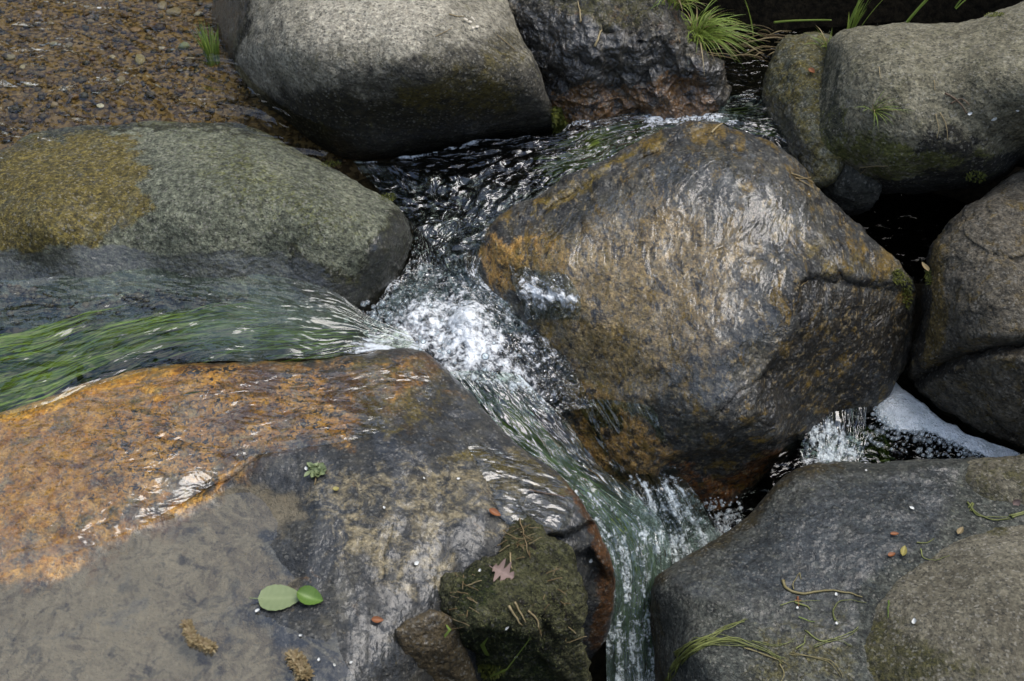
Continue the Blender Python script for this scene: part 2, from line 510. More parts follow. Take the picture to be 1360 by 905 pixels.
# ------------------------------------------------------------------ running water: a sheet ruled between its two banks
class Strip:
    def __init__(s, A, B, nu, nv, crown=0.0):
        a = catmull(A, 12, False); b = catmull(B, 12, False)
        u = np.linspace(0, 1, nu)
        a = arc_eval(a, u, False); b = arc_eval(b, u, False)
        s.a = unproj(a[:, 0], a[:, 1], a[:, 2]); s.b = unproj(b[:, 0], b[:, 1], b[:, 2])
        s.nu, s.nv, s.crown = nu, nv, crown
        mid = (s.a + s.b) / 2
        s.len = np.concatenate([[0], np.cumsum(np.linalg.norm(np.diff(mid, axis=0), axis=1))])
        s.wid = np.linalg.norm(s.a - s.b, axis=1)
    def at(s, u, v, dz=0.0):
        u = np.asarray(u, float); v = np.asarray(v, float)
        x = np.clip(u, 0, 1) * (s.nu - 1); i = np.minimum(x.astype(int), s.nu - 2); f = (x - i)[..., None]
        a = s.a[i] * (1 - f) + s.a[i + 1] * f; b = s.b[i] * (1 - f) + s.b[i + 1] * f
        p = a * (1 - v[..., None]) + b * v[..., None]
        p = p.copy(); p[..., 2] += dz + s.crown * 4 * v * (1 - v)
        return p
    def build(s, name, mat, label=None, kind='structure', cat=None, amp=(0.004, 0.002), sc=(14, 40), foam=(), seed=0, lumps=None, warp=8, stretch=0.3, milk=()):
        U, W = np.meshgrid(np.linspace(0, 1, s.nu), np.linspace(0, 1, s.nv), indexing='ij')
        V = s.at(U.ravel(), W.ravel())
        uv = np.stack([np.repeat(s.len, s.nv), (W * s.wid.mean()).ravel()], -1)
        Fq = grid_quads(s.nu, s.nv)
        Nn = vnormals(V, Fq)
        if Nn[:, 2].mean() < 0: Fq = Fq[:, ::-1]; Nn = -Nn
        Q = np.stack([uv[:, 0] * stretch, uv[:, 1], np.zeros(len(uv))], -1)
        d = amp[0] * fbm(Q + 3, sc[0], 3, seed) + amp[1] * fbm(Q + 7, sc[1], 3, seed + 9)
        vx, vy = proj(V)
        Wp = (warp * fbm(V, 25, 3, seed + 3), warp * fbm(V, 25, 3, seed + 4))
        fo = zone(vx, vy, foam, Wp)
        d = d + fo * (0.004 * fbm(V, 60, 3, seed + 5) + 0.002 * fbm(V, 170, 2, seed + 6))
        if lumps:
            for (lx, ly, lr, lh) in lumps:
                d = d + lh * np.exp(-((vx - lx) ** 2 + (vy - ly) ** 2) / (lr * lr))
        V = V + Nn * d[:, None]
        o = mesh_obj(name, V, Fq, mat, {'foam': fo, 'milk': zone(vx, vy, milk, Wp)}, uv)
        if label: o['label'] = label
        if cat: o['category'] = cat
        o['kind'] = kind
        return o

def pool(name, mat, outline, N=140, z=None, ctrl=None, amp=(0.0012, 0.0006), sc=(18, 60), foam=(), seed=0, kind='structure', flow=0.0, stretch=1.0):
    outl = catmull(outline, 20)
    rho, t = disc_grid(N)
    O = arc_eval(outl[:, :2], t); c = np.mean(np.asarray(outline)[:, :2], 0)
    px = c[0] + rho * (O[..., 0] - c[0]); py = c[1] + rho * (O[..., 1] - c[1])
    if z is None: zz = tps_fit(list(outline) + list(ctrl or []))(px, py)
    else: zz = np.full(px.shape, z)
    V = unproj(px.ravel(), py.ravel(), zz.ravel())
    Fq = grid_quads(N); Nn = vnormals(V, Fq)
    if Nn[:, 2].mean() < 0: Fq = Fq[:, ::-1]; Nn = -Nn
    cf, sf = math.cos(flow), math.sin(flow)
    uv = np.stack([V[:, 0] * cf + V[:, 1] * sf, -V[:, 0] * sf + V[:, 1] * cf], -1)
    Q = np.stack([uv[:, 0] * stretch, uv[:, 1], np.zeros(len(uv))], -1)
    vx, vy = proj(V)
    fo = zone(vx, vy, foam, (8 * fbm(V, 25, 3, seed + 3), 8 * fbm(V, 25, 3, seed + 4)))
    d = amp[0] * fbm(Q, sc[0], 3, seed) + amp[1] * fbm(Q, sc[1], 3, seed + 9) + fo * 0.003 * fbm(V, 80, 3, seed + 5)
    V = V + Nn * d[:, None]
    o = mesh_obj(name, V, Fq, mat, {'foam': fo}, uv)
    o['kind'] = kind
    return o
# ------------------------------------------------------------------ the bed, the bank, the ground to the horizon
def build_ground():
    pts = [(-300, -200, -.03), (0, 0, -.022), (200, 60, -.022), (330, 120, -.03), (100, 140, -.03), (250, 160, -.05), (-300, 250, -.06), (100, 300, -.14), (400, 300, -.15),
           (420, 0, -.06), (600, 60, -.08), (750, 160, -.075), (850, 168, -.05), (960, 90, -.05), (1000, 150, -.07), (560, 260, -.12), (600, 350, -.17), (520, 420, -.19), (620, 470, -.22),
           (100, 430, -.13), (300, 420, -.13), (-300, 450, -.13), (100, 620, -.2), (400, 650, -.22), (660, 560, -.26), (760, 650, -.34), (850, 800, -.5), (860, 920, -.58), (700, 900, -.5),
           (1000, 400, -.32), (950, 680, -.45), (1190, 330, -.28), (1210, 440, -.34), (1210, 560, -.36), (1340, 640, -.4), (1100, 800, -.45), (1400, 900, -.45), (300, 950, -.3), (-300, 900, -.3),
           (1180, 240, -.34), (1260, 235, -.34), (1220, 290, -.36), (1100, 40, -.06), (1300, 60, -.1), (1500, 300, -.15)]
    W = np.array([unproj(p[0], p[1], p[2]) for p in pts])
    f = tps_fit([(w[0] * 500, w[1] * 500, w[2]) for w in W], 2e-3)
    xs = np.concatenate([np.linspace(-60, -1.6, 24)[:-1], np.linspace(-1.6, 1.6, 330), np.linspace(1.6, 60, 24)[1:]])
    ys = np.concatenate([np.linspace(-30, -1.2, 16)[:-1], np.linspace(-1.2, 1.7, 300), np.linspace(1.7, 90, 36)[1:]])
    X, Y = np.meshgrid(xs, ys); x, y = X.ravel(), Y.ravel()
    xc, yc = np.clip(x, -1.2, 1.2), np.clip(y, -.75, 1.1)
    z = f(xc * 500, yc * 500)
    z = np.clip(z, -.75, -.02)
    far = sstep(1.5, 8, np.maximum(np.abs(x), np.abs(y - .2)))
    z = z * (1 - far) + far * (0.15 + 0.3 * fbm(np.stack([x, y, 0 * x], -1), .12, 3, 4))
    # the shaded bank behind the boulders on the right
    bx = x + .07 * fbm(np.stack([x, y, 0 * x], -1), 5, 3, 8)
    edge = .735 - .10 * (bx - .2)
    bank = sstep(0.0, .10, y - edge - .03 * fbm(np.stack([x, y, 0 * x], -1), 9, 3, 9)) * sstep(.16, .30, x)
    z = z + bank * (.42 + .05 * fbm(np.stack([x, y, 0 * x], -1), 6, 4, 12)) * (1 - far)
    near = 1 - far
    z = z + near * (.004 * fbm(np.stack([x, y, z], -1), 25, 4, 5))
    hole = unproj(1205, 285, -.3)
    z = z - .45 * np.exp(-(((x - hole[0]) / .15) ** 2 + ((y - hole[1] - .02) / .15) ** 2) ** 2)
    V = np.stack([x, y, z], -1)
    gravel = (1 - sstep(-.35, -.15, x)) * sstep(.25, .45, y)
    m = NT('bed_and_soil'); P = m.obj
    nz = m.noise(P, 90, 5, 0.7); n2 = m.noise(P, 12, 4, 0.6)
    vo = m.vor(P, 170)
    peb = m.mix(m.smooth(m.n('SeparateColor', {0: vo.outputs['Color']}).outputs[0], .2, .9), (.05, .032, .014), (.17, .115, .05))
    dirt = m.mix(m.smooth(nz, .35, .65), (.004, .0035, .002), (.018, .014, .008))  # soil near black, carrying the deep shade of hollow and bank
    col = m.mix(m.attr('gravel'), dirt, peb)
    bs = m.n('BsdfPrincipled', {'Base Color': col, 'Roughness': .9, 'Specular IOR Level': .1, 'Normal': m.bump(nz, .004)})
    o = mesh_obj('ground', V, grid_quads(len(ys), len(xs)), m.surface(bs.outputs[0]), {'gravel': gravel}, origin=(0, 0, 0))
    o['kind'] = 'structure'
    global GROUND
    GROUND = (V, grid_quads(len(ys), len(xs)))
    return o
build_ground()
_gb = BVHTree.FromPolygons(GROUND[0].tolist(), GROUND[1].tolist())
def ground_z(x, y):
    h = _gb.ray_cast(Vector((x, y, 3)), Vector((0, 0, -1)))
    return h[0].z if h[0] is not None else -.05

# ------------------------------------------------------------------ the boulders
GREEN_ALG = ((.035, .04, .008), (.075, .075, .016))
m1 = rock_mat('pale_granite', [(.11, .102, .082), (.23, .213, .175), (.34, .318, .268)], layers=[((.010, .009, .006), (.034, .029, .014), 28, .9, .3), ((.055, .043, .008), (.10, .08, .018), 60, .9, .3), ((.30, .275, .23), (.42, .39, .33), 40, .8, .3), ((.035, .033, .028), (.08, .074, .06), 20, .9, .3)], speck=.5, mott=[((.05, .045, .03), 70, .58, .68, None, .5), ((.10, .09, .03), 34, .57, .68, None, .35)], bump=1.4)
boulder('boulder', 'large pale grey boulder with a dry sunlit top and wet, shade-darkened underside over the chute', 'boulder',
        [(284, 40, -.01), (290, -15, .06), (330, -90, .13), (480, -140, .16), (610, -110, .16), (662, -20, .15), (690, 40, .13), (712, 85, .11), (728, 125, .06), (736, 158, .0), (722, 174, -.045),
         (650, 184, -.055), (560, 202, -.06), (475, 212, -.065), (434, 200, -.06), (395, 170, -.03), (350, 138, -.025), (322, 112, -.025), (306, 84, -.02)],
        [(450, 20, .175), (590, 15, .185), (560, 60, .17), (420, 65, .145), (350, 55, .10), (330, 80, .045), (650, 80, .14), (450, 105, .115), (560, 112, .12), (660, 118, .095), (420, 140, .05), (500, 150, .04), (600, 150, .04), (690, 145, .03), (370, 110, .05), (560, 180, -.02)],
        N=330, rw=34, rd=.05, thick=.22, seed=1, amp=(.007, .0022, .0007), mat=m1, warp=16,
        layers=[[([(300, 110), (350, 128), (420, 110), (480, 128), (560, 118), (640, 128), (740, 60), (760, 200), (440, 240)], 26, 1.0), ([(270, 0), (330, -20), (330, 40), (305, 90), (270, 60)], 14, 1.0)],  # near-black wet stone tone, with the underside's shade put into it
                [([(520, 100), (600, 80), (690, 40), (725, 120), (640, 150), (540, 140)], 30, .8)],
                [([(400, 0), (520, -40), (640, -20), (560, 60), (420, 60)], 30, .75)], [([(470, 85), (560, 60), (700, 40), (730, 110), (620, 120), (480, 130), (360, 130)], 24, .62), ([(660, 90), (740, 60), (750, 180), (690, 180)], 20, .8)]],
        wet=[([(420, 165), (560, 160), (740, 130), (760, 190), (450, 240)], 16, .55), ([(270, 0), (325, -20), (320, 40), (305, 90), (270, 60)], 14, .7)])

m2 = rock_mat('grey_green_stone', [(.058, .064, .048), (.112, .12, .09), (.17, .175, .132)], layers=[((.075, .058, .010), (.15, .118, .036), 40, .8, .16), ((.06, .066, .014), (.12, .118, .032), 110, .9, .3), ((.016, .018, .01), (.04, .04, .018), 60, .8, .14)],
              speck=.75, flow=(0, 0, R(70)), mott=[((.022, .026, .024), 130, .57, .66, None, .45), ((.17, .165, .11), 160, .6, .68, None, .4), ((.03, .032, .008), 90, .55, .66, 'L0', .7), ((.10, .095, .05), 24, .54, .64, 'L0', .5), ((.045, .04, .012), 14, .55, .66, 'L0', .6)], bump=1.5, ripple=.1)
boulder('boulder', 'low grey-green boulder with a khaki silt patch, between gravel pool and weedy stream', 'boulder',
        [(-160, 230, -.01), (-60, 210, -.004), (0, 200, -.004), (50, 178, -.004), (170, 164, -.004), (320, 166, -.002), (390, 198, -.004), (440, 222, -.012), (482, 247, -.02), (522, 270, -.03), (542, 296, -.05), (546, 330, -.09), (530, 370, -.12), (505, 398, -.13), (470, 425, -.13),
         (400, 440, -.125), (200, 440, -.12), (0, 440, -.12), (-160, 420, -.11)],
        [(60, 260, .018), (250, 235, .032), (350, 225, .03), (430, 270, .022), (250, 300, .012), (60, 310, .002), (400, 330, -.018), (480, 300, -.004), (510, 335, -.04), (350, 352, -.042), (200, 348, -.046), (50, 350, -.048), (100, 395, -.075), (300, 395, -.078), (430, 385, -.068), (460, 350, -.04)],
        N=330, rw=16, rd=.015, thick=.16, seed=2, amp=(.004, .0016, .0006), mat=m2, warp=14,
        layers=[[([(-200, 175), (40, 182), (120, 172), (190, 180), (178, 200), (204, 222), (190, 246), (206, 276), (182, 296), (150, 300), (128, 326), (40, 332), (-200, 340)], 16, .85)],
                [([(200, 160), (330, 170), (440, 250), (500, 300), (440, 330), (300, 280)], 60, .42)],
                [([(380, 320), (470, 360), (540, 250), (570, 340), (500, 430), (380, 395)], 14, .75), ('line', [(60, 176), (200, 166), (330, 172)], 14, .7)]],
        wet=[([(-200, 335), (60, 330), (150, 322), (240, 335), (370, 338), (450, 372), (520, 400), (480, 470), (-200, 470)], 8, 1.0), ([(380, 320), (470, 370), (540, 250), (580, 340), (500, 450), (400, 420)], 14, .6), ([(-200, 170), (60, 165), (175, 178), (205, 225), (200, 290), (140, 322), (40, 335), (-200, 340)], 10, .36)])

m3 = rock_mat('broken_wet_stone', [(.022, .022, .02), (.07, .064, .052), (.17, .145, .105)], layers=[((.30, .13, .025), (.42, .23, .08), 45, .8, .14), ((.06, .055, .02), (.11, .10, .04), 40, .9, .2)], speck=.55, bump=2.2, flow=(0, 0, R(15)), ripple=.35, ripple_scale=44, coat_ior=1.55, film_rough=.12, mott=[((.008, .008, .009), 40, .52, .62, None, .85), ((.26, .22, .16), 55, .56, .64, None, .8), ((.20, .10, .03), 30, .58, .68, None, .5)])
boulder('boulder', 'rugged dark wet rock with an orange foot, behind the pale boulder', 'boulder',
        [(640, -50, .12), (700, -130, .17), (850, -110, .18), (885, -5, .14), (908, 32, .12), (932, 68, .09), (944, 98, .055), (950, 130, .01), (930, 156, -.02), (860, 166, -.03), (790, 160, -.03), (735, 150, -.03), (700, 110, -.02)],
        [(780, 20, .13), (860, 30, .125), (800, 62, .105), (890, 75, .085), (750, 80, .075), (820, 108, .035), (900, 112, .035), (760, 125, .01)],
        N=260, rw=18, rd=.02, thick=.22, seed=3, amp=(.014, .007, .002), rough_ridge=.026, jag=3, mat=m3, grooves=[([(700, 60), (760, 74), (810, 96), (870, 88), (920, 70)], 12, .02), ([(760, 10), (800, 40), (850, 52)], 8, .014)], warp=16,
        layers=[[([(735, 130), (780, 112), (850, 110), (930, 100), (960, 140), (900, 180), (740, 180)], 10, .8)], [([(720, -40), (860, -60), (880, 30), (800, 50), (730, 10)], 20, .7)]],
        wet=[([(680, 0), (760, 20), (900, 60), (960, 90), (960, 190), (680, 190)], 16, 1.0), ('all', .45)])

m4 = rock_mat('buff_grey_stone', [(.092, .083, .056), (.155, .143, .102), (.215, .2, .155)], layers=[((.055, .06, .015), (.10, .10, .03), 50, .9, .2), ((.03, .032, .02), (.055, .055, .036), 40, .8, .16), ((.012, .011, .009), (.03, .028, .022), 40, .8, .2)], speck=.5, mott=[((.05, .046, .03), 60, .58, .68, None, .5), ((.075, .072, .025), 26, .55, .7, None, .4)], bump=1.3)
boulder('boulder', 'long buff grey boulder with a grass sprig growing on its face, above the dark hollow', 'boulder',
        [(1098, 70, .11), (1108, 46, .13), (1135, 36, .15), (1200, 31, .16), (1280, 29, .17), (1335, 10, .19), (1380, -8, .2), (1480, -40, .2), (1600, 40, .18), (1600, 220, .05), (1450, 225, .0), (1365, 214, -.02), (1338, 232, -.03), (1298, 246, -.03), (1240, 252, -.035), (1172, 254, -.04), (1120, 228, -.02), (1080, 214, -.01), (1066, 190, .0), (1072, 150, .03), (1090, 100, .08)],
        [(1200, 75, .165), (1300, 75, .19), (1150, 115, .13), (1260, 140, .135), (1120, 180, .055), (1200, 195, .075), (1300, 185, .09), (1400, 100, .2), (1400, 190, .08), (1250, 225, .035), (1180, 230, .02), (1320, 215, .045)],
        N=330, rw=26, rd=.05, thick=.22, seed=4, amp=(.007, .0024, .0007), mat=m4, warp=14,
        layers=[[([(1070, 150), (1120, 140), (1140, 215), (1068, 215)], 14, .8), ([(1130, 165), (1190, 180), (1330, 200), (1340, 240), (1170, 250), (1120, 210)], 18, .62)],
                [([(1085, 60), (1110, 60), (1130, 180), (1070, 210), (1060, 160)], 16, .6)],
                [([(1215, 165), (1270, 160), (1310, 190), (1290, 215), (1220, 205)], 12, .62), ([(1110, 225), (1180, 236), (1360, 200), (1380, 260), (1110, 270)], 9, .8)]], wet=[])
m4b = rock_mat('mossy_streaked_stone', [(.045, .05, .042), (.085, .09, .072), (.13, .13, .10)], layers=[((.06, .052, .012), (.11, .09, .025), 50, .8, .25)], speck=.55, mott=[((.02, .022, .024), 50, .55, .65, None, .7)], bump=1.4)
boulder('rock', 'small olive-streaked stone leaning against the left end of the long buff boulder', 'rock',
        [(1014, 130, .0), (1020, 92, .03), (1033, 66, .05), (1044, 50, .06), (1062, 47, .068), (1084, 44, .072), (1112, 60, .07), (1130, 130, .04), (1120, 220, .0), (1086, 250, -.03), (1050, 236, -.045), (1030, 200, -.04), (1018, 165, -.02)],
        [(1060, 80, .064), (1045, 120, .035), (1080, 120, .055), (1060, 170, .022), (1085, 200, .012), (1040, 170, .0)], N=170, rw=10, rd=.02, thick=.14, seed=5, amp=(.006, .003, .001), rough_ridge=.004, mat=m4b,
        layers=[[('all', .55)]], wet=[([(1010, 120), (1050, 140), (1070, 190), (1080, 240), (1000, 240)], 10, .9)])
boulder('rock', 'dark angular block wedged under the buff boulder, at the edge of the hollow', 'rock',
        [(1080, 208, -.02), (1120, 204, .0), (1160, 222, -.01), (1172, 246, -.03), (1164, 268, -.07), (1140, 280, -.1), (1104, 276, -.11), (1084, 246, -.07)],
        [(1120, 235, -.02), (1105, 255, -.055), (1145, 255, -.045)], N=130, rw=8, rd=.012, thick=.14, seed=6, amp=(.006, .003, .001), rough_ridge=.005, mat=rock_mat('dark_block', [(.03, .031, .028), (.06, .06, .052), (.09, .088, .075)], speck=.4, bump=1.5))

m5 = rock_mat('brown_pink_stone', [(.055, .048, .038), (.10, .088, .07), (.165, .145, .118)], layers=[((.085, .06, .02), (.14, .10, .035), 40, .9, .2), ((.014, .012, .009), (.035, .028, .018), 50, .7, .2)], speck=.5, bump=1.8, mott=[((.025, .022, .018), 50, .57, .66, None, .7), ((.16, .12, .06), 70, .58, .68, None, .45)])
boulder('boulder', 'brownish boulder split by a dark crack, above the white foam raft', 'boulder',
        [(1276, 283, -.01), (1310, 262, .005), (1334, 246, .01), (1380, 225, .02), (1500, 230, .02), (1580, 400, -.05), (1540, 600, -.2), (1400, 622, -.31), (1345, 600, -.31), (1318, 586, -.30), (1284, 560, -.28), (1248, 537, -.27), (1226, 516, -.25), (1214, 494, -.22), (1218, 462, -.18), (1230, 414, -.12), (1236, 370, -.075), (1244, 322, -.035)],
        [(1320, 320, .01), (1290, 340, -.01), (1270, 400, -.06), (1320, 420, -.04), (1300, 445, -.07), (1370, 440, -.05), (1260, 460, -.13), (1300, 505, -.155), (1360, 520, -.13), (1320, 560, -.222), (1380, 580, -.22), (1250, 505, -.2)],
        N=280, rw=20, rd=.03, thick=.24, seed=7, amp=(.006, .003, .001), rough_ridge=.006, jag=3, facet=.008, mat=m5, warp=12,
        grooves=[([(1214, 505), (1240, 490), (1262, 478), (1300, 466), (1330, 460), (1400, 452)], 17, .05), ([(1310, 548), (1330, 566), (1345, 580), (1370, 590)], 6, .02), ([(1320, 338), (1345, 345), (1400, 338)], 5, .008)],
        layers=[[([(1210, 330), (1250, 300), (1262, 420), (1250, 490), (1200, 490)], 14, .8), ('all', .3)], [([(1214, 500), (1250, 478), (1300, 466), (1400, 455), (1400, 475), (1300, 480), (1250, 500), (1225, 520)], 6, .9), ([(1214, 330), (1240, 310), (1236, 400), (1222, 500), (1205, 480)], 5, .7)]], wet=[])

m6 = rock_mat('wet_mottled_stone', [(.018, .02, .022), (.05, .05, .048), (.125, .11, .08)],
              layers=[((.32, .16, .03), (.48, .30, .10), 44, .9, .25), ((.085, .058, .006), (.17, .12, .016), 42, .9, .3), ((.008, .007, .005), (.026, .02, .010), 60, .9, .2), ((.13, .04, .006), (.24, .095, .015), 45, .8, .2), ((.22, .14, .05), (.40, .29, .14), 60, .9, .3)],
              speck=.5, ripple=.26, ripple_scale=42, flow=(0, 0, R(-28)), bump=1.2, stretch=.38, wet_dark=.15, coat_ior=1.5, patch=.8, coat=.7, flowcol=True,
              mott=[((.008, .008, .009), 60, .51, .60, None, .9), ((.32, .24, .12), 85, .55, .66, None, .7), ((.26, .17, .06), 18, .52, .66, 'L4', .6), ((.17, .105, .012), 30, .53, .63, None, .75), ((.08, .09, .10), 50, .56, .66, None, .5), ((.006, .006, .005), 120, .58, .64, None, .8)])
boulder('boulder', 'big mottled boulder in the middle with a film of water sliding over it', 'boulder',
        [(600, 345, -.12), (640, 312, -.07), (700, 270, -.035), (760, 236, -.01), (830, 202, .01), (888, 174, .03), (940, 166, .04), (1000, 181, .045), (1052, 214, .035), (1100, 263, .0), (1150, 312, -.035), (1192, 352, -.07), (1216, 396, -.12), (1214, 442, -.17), (1196, 492, -.22), (1162, 542, -.27), (1112, 566, -.285), (1062, 588, -.285), (1040, 612, -.31), (1000, 650, -.35), (950, 690, -.38), (900, 690, -.38), (850, 670, -.34),
         (800, 650, -.31), (760, 600, -.27), (720, 540, -.215), (680, 480, -.18), (640, 420, -.155), (610, 380, -.14)],
        [(900, 215, .045), (1000, 235, .05), (820, 262, .015), (900, 320, .005), (1000, 325, .012), (1080, 305, .002), (740, 320, -.025), (690, 345, -.05), (760, 410, -.075), (850, 410, -.05), (950, 415, -.032), (1040, 405, -.025), (1090, 370, -.02), (1150, 405, -.085), (1080, 450, -.085), (1130, 480, -.16), (800, 500, -.145), (860, 520, -.13), (950, 520, -.105), (1020, 520, -.125), (1090, 535, -.22), (900, 588, -.19), (960, 585, -.175), (1030, 575, -.19), (850, 600, -.225), (800, 580, -.225), (930, 640, -.30), (1000, 620, -.285)],
        N=420, rw=16, rd=.022, thick=.26, seed=8, amp=(.010, .0026, .0005), rough_ridge=.006, mat=m6, warp=18,
        steps=[([(1058, 372), (1100, 366), (1260, 390), (1240, 520), (1120, 640), (980, 660), (905, 612), (960, 590), (1006, 545), (1012, 500), (1050, 440)], 7, .018), ([(880, 606), (960, 596), (1060, 582), (1080, 640), (950, 720), (880, 690)], 6, .03)],
        grooves=[([(720, 285), (770, 252), (830, 222), (900, 190)], 7, .012), ([(940, 560), (985, 520), (1010, 500)], 5, .008)],
        layers=[[([(628, 330), (700, 310), (770, 330), (780, 400), (680, 390), (640, 360)], 14, .85), ([(740, 510), (800, 500), (860, 570), (900, 600), (870, 660), (800, 650)], 14, .66)],
                [('line', [(720, 275), (790, 235), (880, 185)], 16, .75), ([(650, 320), (770, 300), (900, 340), (880, 520), (800, 560), (700, 420)], 40, .6), ('line', [(1040, 290), (1100, 350), (1180, 360)], 22, .55)],
                [([(1055, 370), (1100, 365), (1215, 420), (1190, 500), (1120, 560), (1050, 590), (1000, 560), (1010, 500), (1060, 440)], 14, .95), ([(890, 600), (1060, 580), (1050, 620), (930, 700)], 9, .55)],  # right face and underside near black: their shade is in the colour
                [([(890, 610), (960, 640), (1010, 600), (1060, 590), (1040, 620), (960, 680), (900, 680)], 8, .62), ([(960, 540), (1010, 500), (900, 560)], 10, .4)],
                [([(780, 300), (900, 250), (1000, 330), (960, 450), (850, 560), (760, 500), (680, 360)], 50, .62)]],
        wet=[('all', 1.0)])

m7 = rock_mat('stained_slab', [(.014, .018, .024), (.04, .042, .044), (.10, .092, .072)],
              layers=[((.40, .165, .014), (.62, .34, .07), 16, .9, .3), ((.018, .013, .005), (.06, .038, .008), 30, .8, .14), ((.115, .097, .07), (.16, .138, .103), 9, .75, .26), ((.20, .16, .09), (.38, .32, .21), 34, .95, .2), ((.007, .007, .006), (.022, .018, .010), 120, 1.0, .08), ((.09, .068, .012), (.16, .12, .025), 44, .9, .25), ((.06, .028, .006), (.13, .05, .010), 50, .6, .2)],
              speck=.4, ripple=.09, ripple_scale=60, flow=(0, 0, R(60)), bump=1.3, wet_dark=.25, coat_ior=1.45, coat=.9, patch=.8, quiet='L2',
              mott=[((.008, .010, .014), 36, .53, .62, None, .6), ((.46, .34, .13), 36, .55, .70, 'L0', .6), ((.09, .034, .006), 13, .50, .64, 'L0', .9), ((.16, .085, .02), 30, .55, .66, 'L0', .6), ((.010, .009, .007), 75, .60, .66, 'L4', .95), ((.06, .064, .072), 14, .55, .68, 'L2', .6), ((.09, .08, .06), 40, .56, .68, 'L2', .35), ((.17, .13, .075), 90, .6, .68, None, .5)])
boulder('rock_slab', 'broad flat slab, orange stained at one side and blue-black at the other, under thin water', 'rock slab',
        [(-220, 530, -.07), (-60, 555, -.07), (0, 548, -.069), (70, 526, -.068), (150, 500, -.066), (240, 484, -.065), (400, 480, -.065), (500, 468, -.068), (552, 466, -.07), (590, 490, -.08), (630, 536, -.095), (680, 588, -.105), (730, 622, -.11), (772, 664, -.12), (800, 712, -.15), (816, 770, -.2), (806, 836, -.28), (770, 890, -.36), (700, 930, -.36), (620, 980, -.3), (520, 1060, -.2), (200, 1150, -.18), (-220, 1100, -.12)],
        [(100, 590, -.062), (300, 545, -.060), (200, 640, -.068), (40, 690, -.078), (200, 750, -.087), (300, 680, -.082), (100, 850, -.093), (300, 850, -.088), (420, 610, -.062), (450, 700, -.066), (540, 560, -.066), (560, 720, -.078), (650, 640, -.088), (440, 800, -.078), (380, 900, -.086), (520, 800, -.088), (720, 680, -.105), (760, 720, -.125), (640, 740, -.1), (520, 880, -.11), (580, 840, -.13), (640, 860, -.22), (740, 800, -.19), (700, 860, -.26)],
        N=430, rw=14, rd=.015, thick=.3, seed=9, amp=(.005, .0016, .0004), rough_ridge=.003, mat=m7, warp=22, dry=[([(330, 640), (400, 650), (412, 685), (352, 722), (402, 772), (310, 820), (420, 860), (350, 1000), (-250, 1050), (-250, 810), (60, 775), (190, 712)], 14, .75)], calm=[([(330, 640), (400, 650), (412, 685), (352, 722), (402, 772), (310, 820), (420, 860), (350, 1000), (-250, 1050), (-250, 810), (60, 775), (190, 712)], 20, 1.0)],
        steps=[([(330, 640), (400, 650), (412, 685), (352, 722), (402, 772), (310, 820), (420, 860), (350, 1000), (-250, 1050), (-250, 810), (60, 775), (190, 712)], 22, .007), ([(704, 712), (770, 704), (790, 690), (850, 740), (830, 880), (700, 900), (690, 780)], 4, .035), ([(720, 740), (780, 735), (840, 800), (800, 900), (700, 880)], 8, .03)],
        grooves=[([(618, 590), (650, 640), (662, 690), (680, 700)], 5, .005), ([(520, 700), (510, 740), (512, 770)], 4, .005), ([(355, 600), (300, 640), (190, 690)], 8, .006)],
        layers=[[([(-250, 540), (100, 500), (240, 476), (400, 490), (480, 520), (470, 580), (330, 600), (300, 650), (160, 730), (60, 780), (-250, 800)], 44, .95), ([(440, 470), (570, 465), (570, 520), (440, 590)], 34, .56)],
                [([(380, 480), (560, 460), (640, 560), (560, 600), (400, 560)], 20, .42), ('line', [(330, 600), (270, 640), (150, 700)], 26, .6), ('line', [(240, 765), (300, 785), (340, 800)], 9, .7)],
                [([(330, 640), (400, 650), (410, 680), (350, 720), (400, 770), (310, 820), (420, 860), (350, 960), (-250, 1000), (-250, 820), (60, 770), (200, 700)], 18, .9)],
                [([(420, 620), (700, 600), (720, 680), (620, 700), (600, 800), (480, 770), (400, 700)], 40, .5)],
                [([(120, 540), (300, 480), (480, 480), (520, 570), (300, 640), (100, 690)], 40, .40), ('line', [(240, 490), (330, 492), (420, 500), (520, 480)], 20, .55)],
                [('line', [(600, 610), (700, 620), (770, 660)], 20, .7), ('line', [(330, 590), (280, 620), (120, 690)], 22, .5), ([(470, 470), (560, 465), (610, 520), (520, 590), (450, 560)], 20, .5)],
                [('line', [(760, 650), (800, 710), (812, 780), (800, 850)], 26, .85)]],
        wet=[('all', .86)])

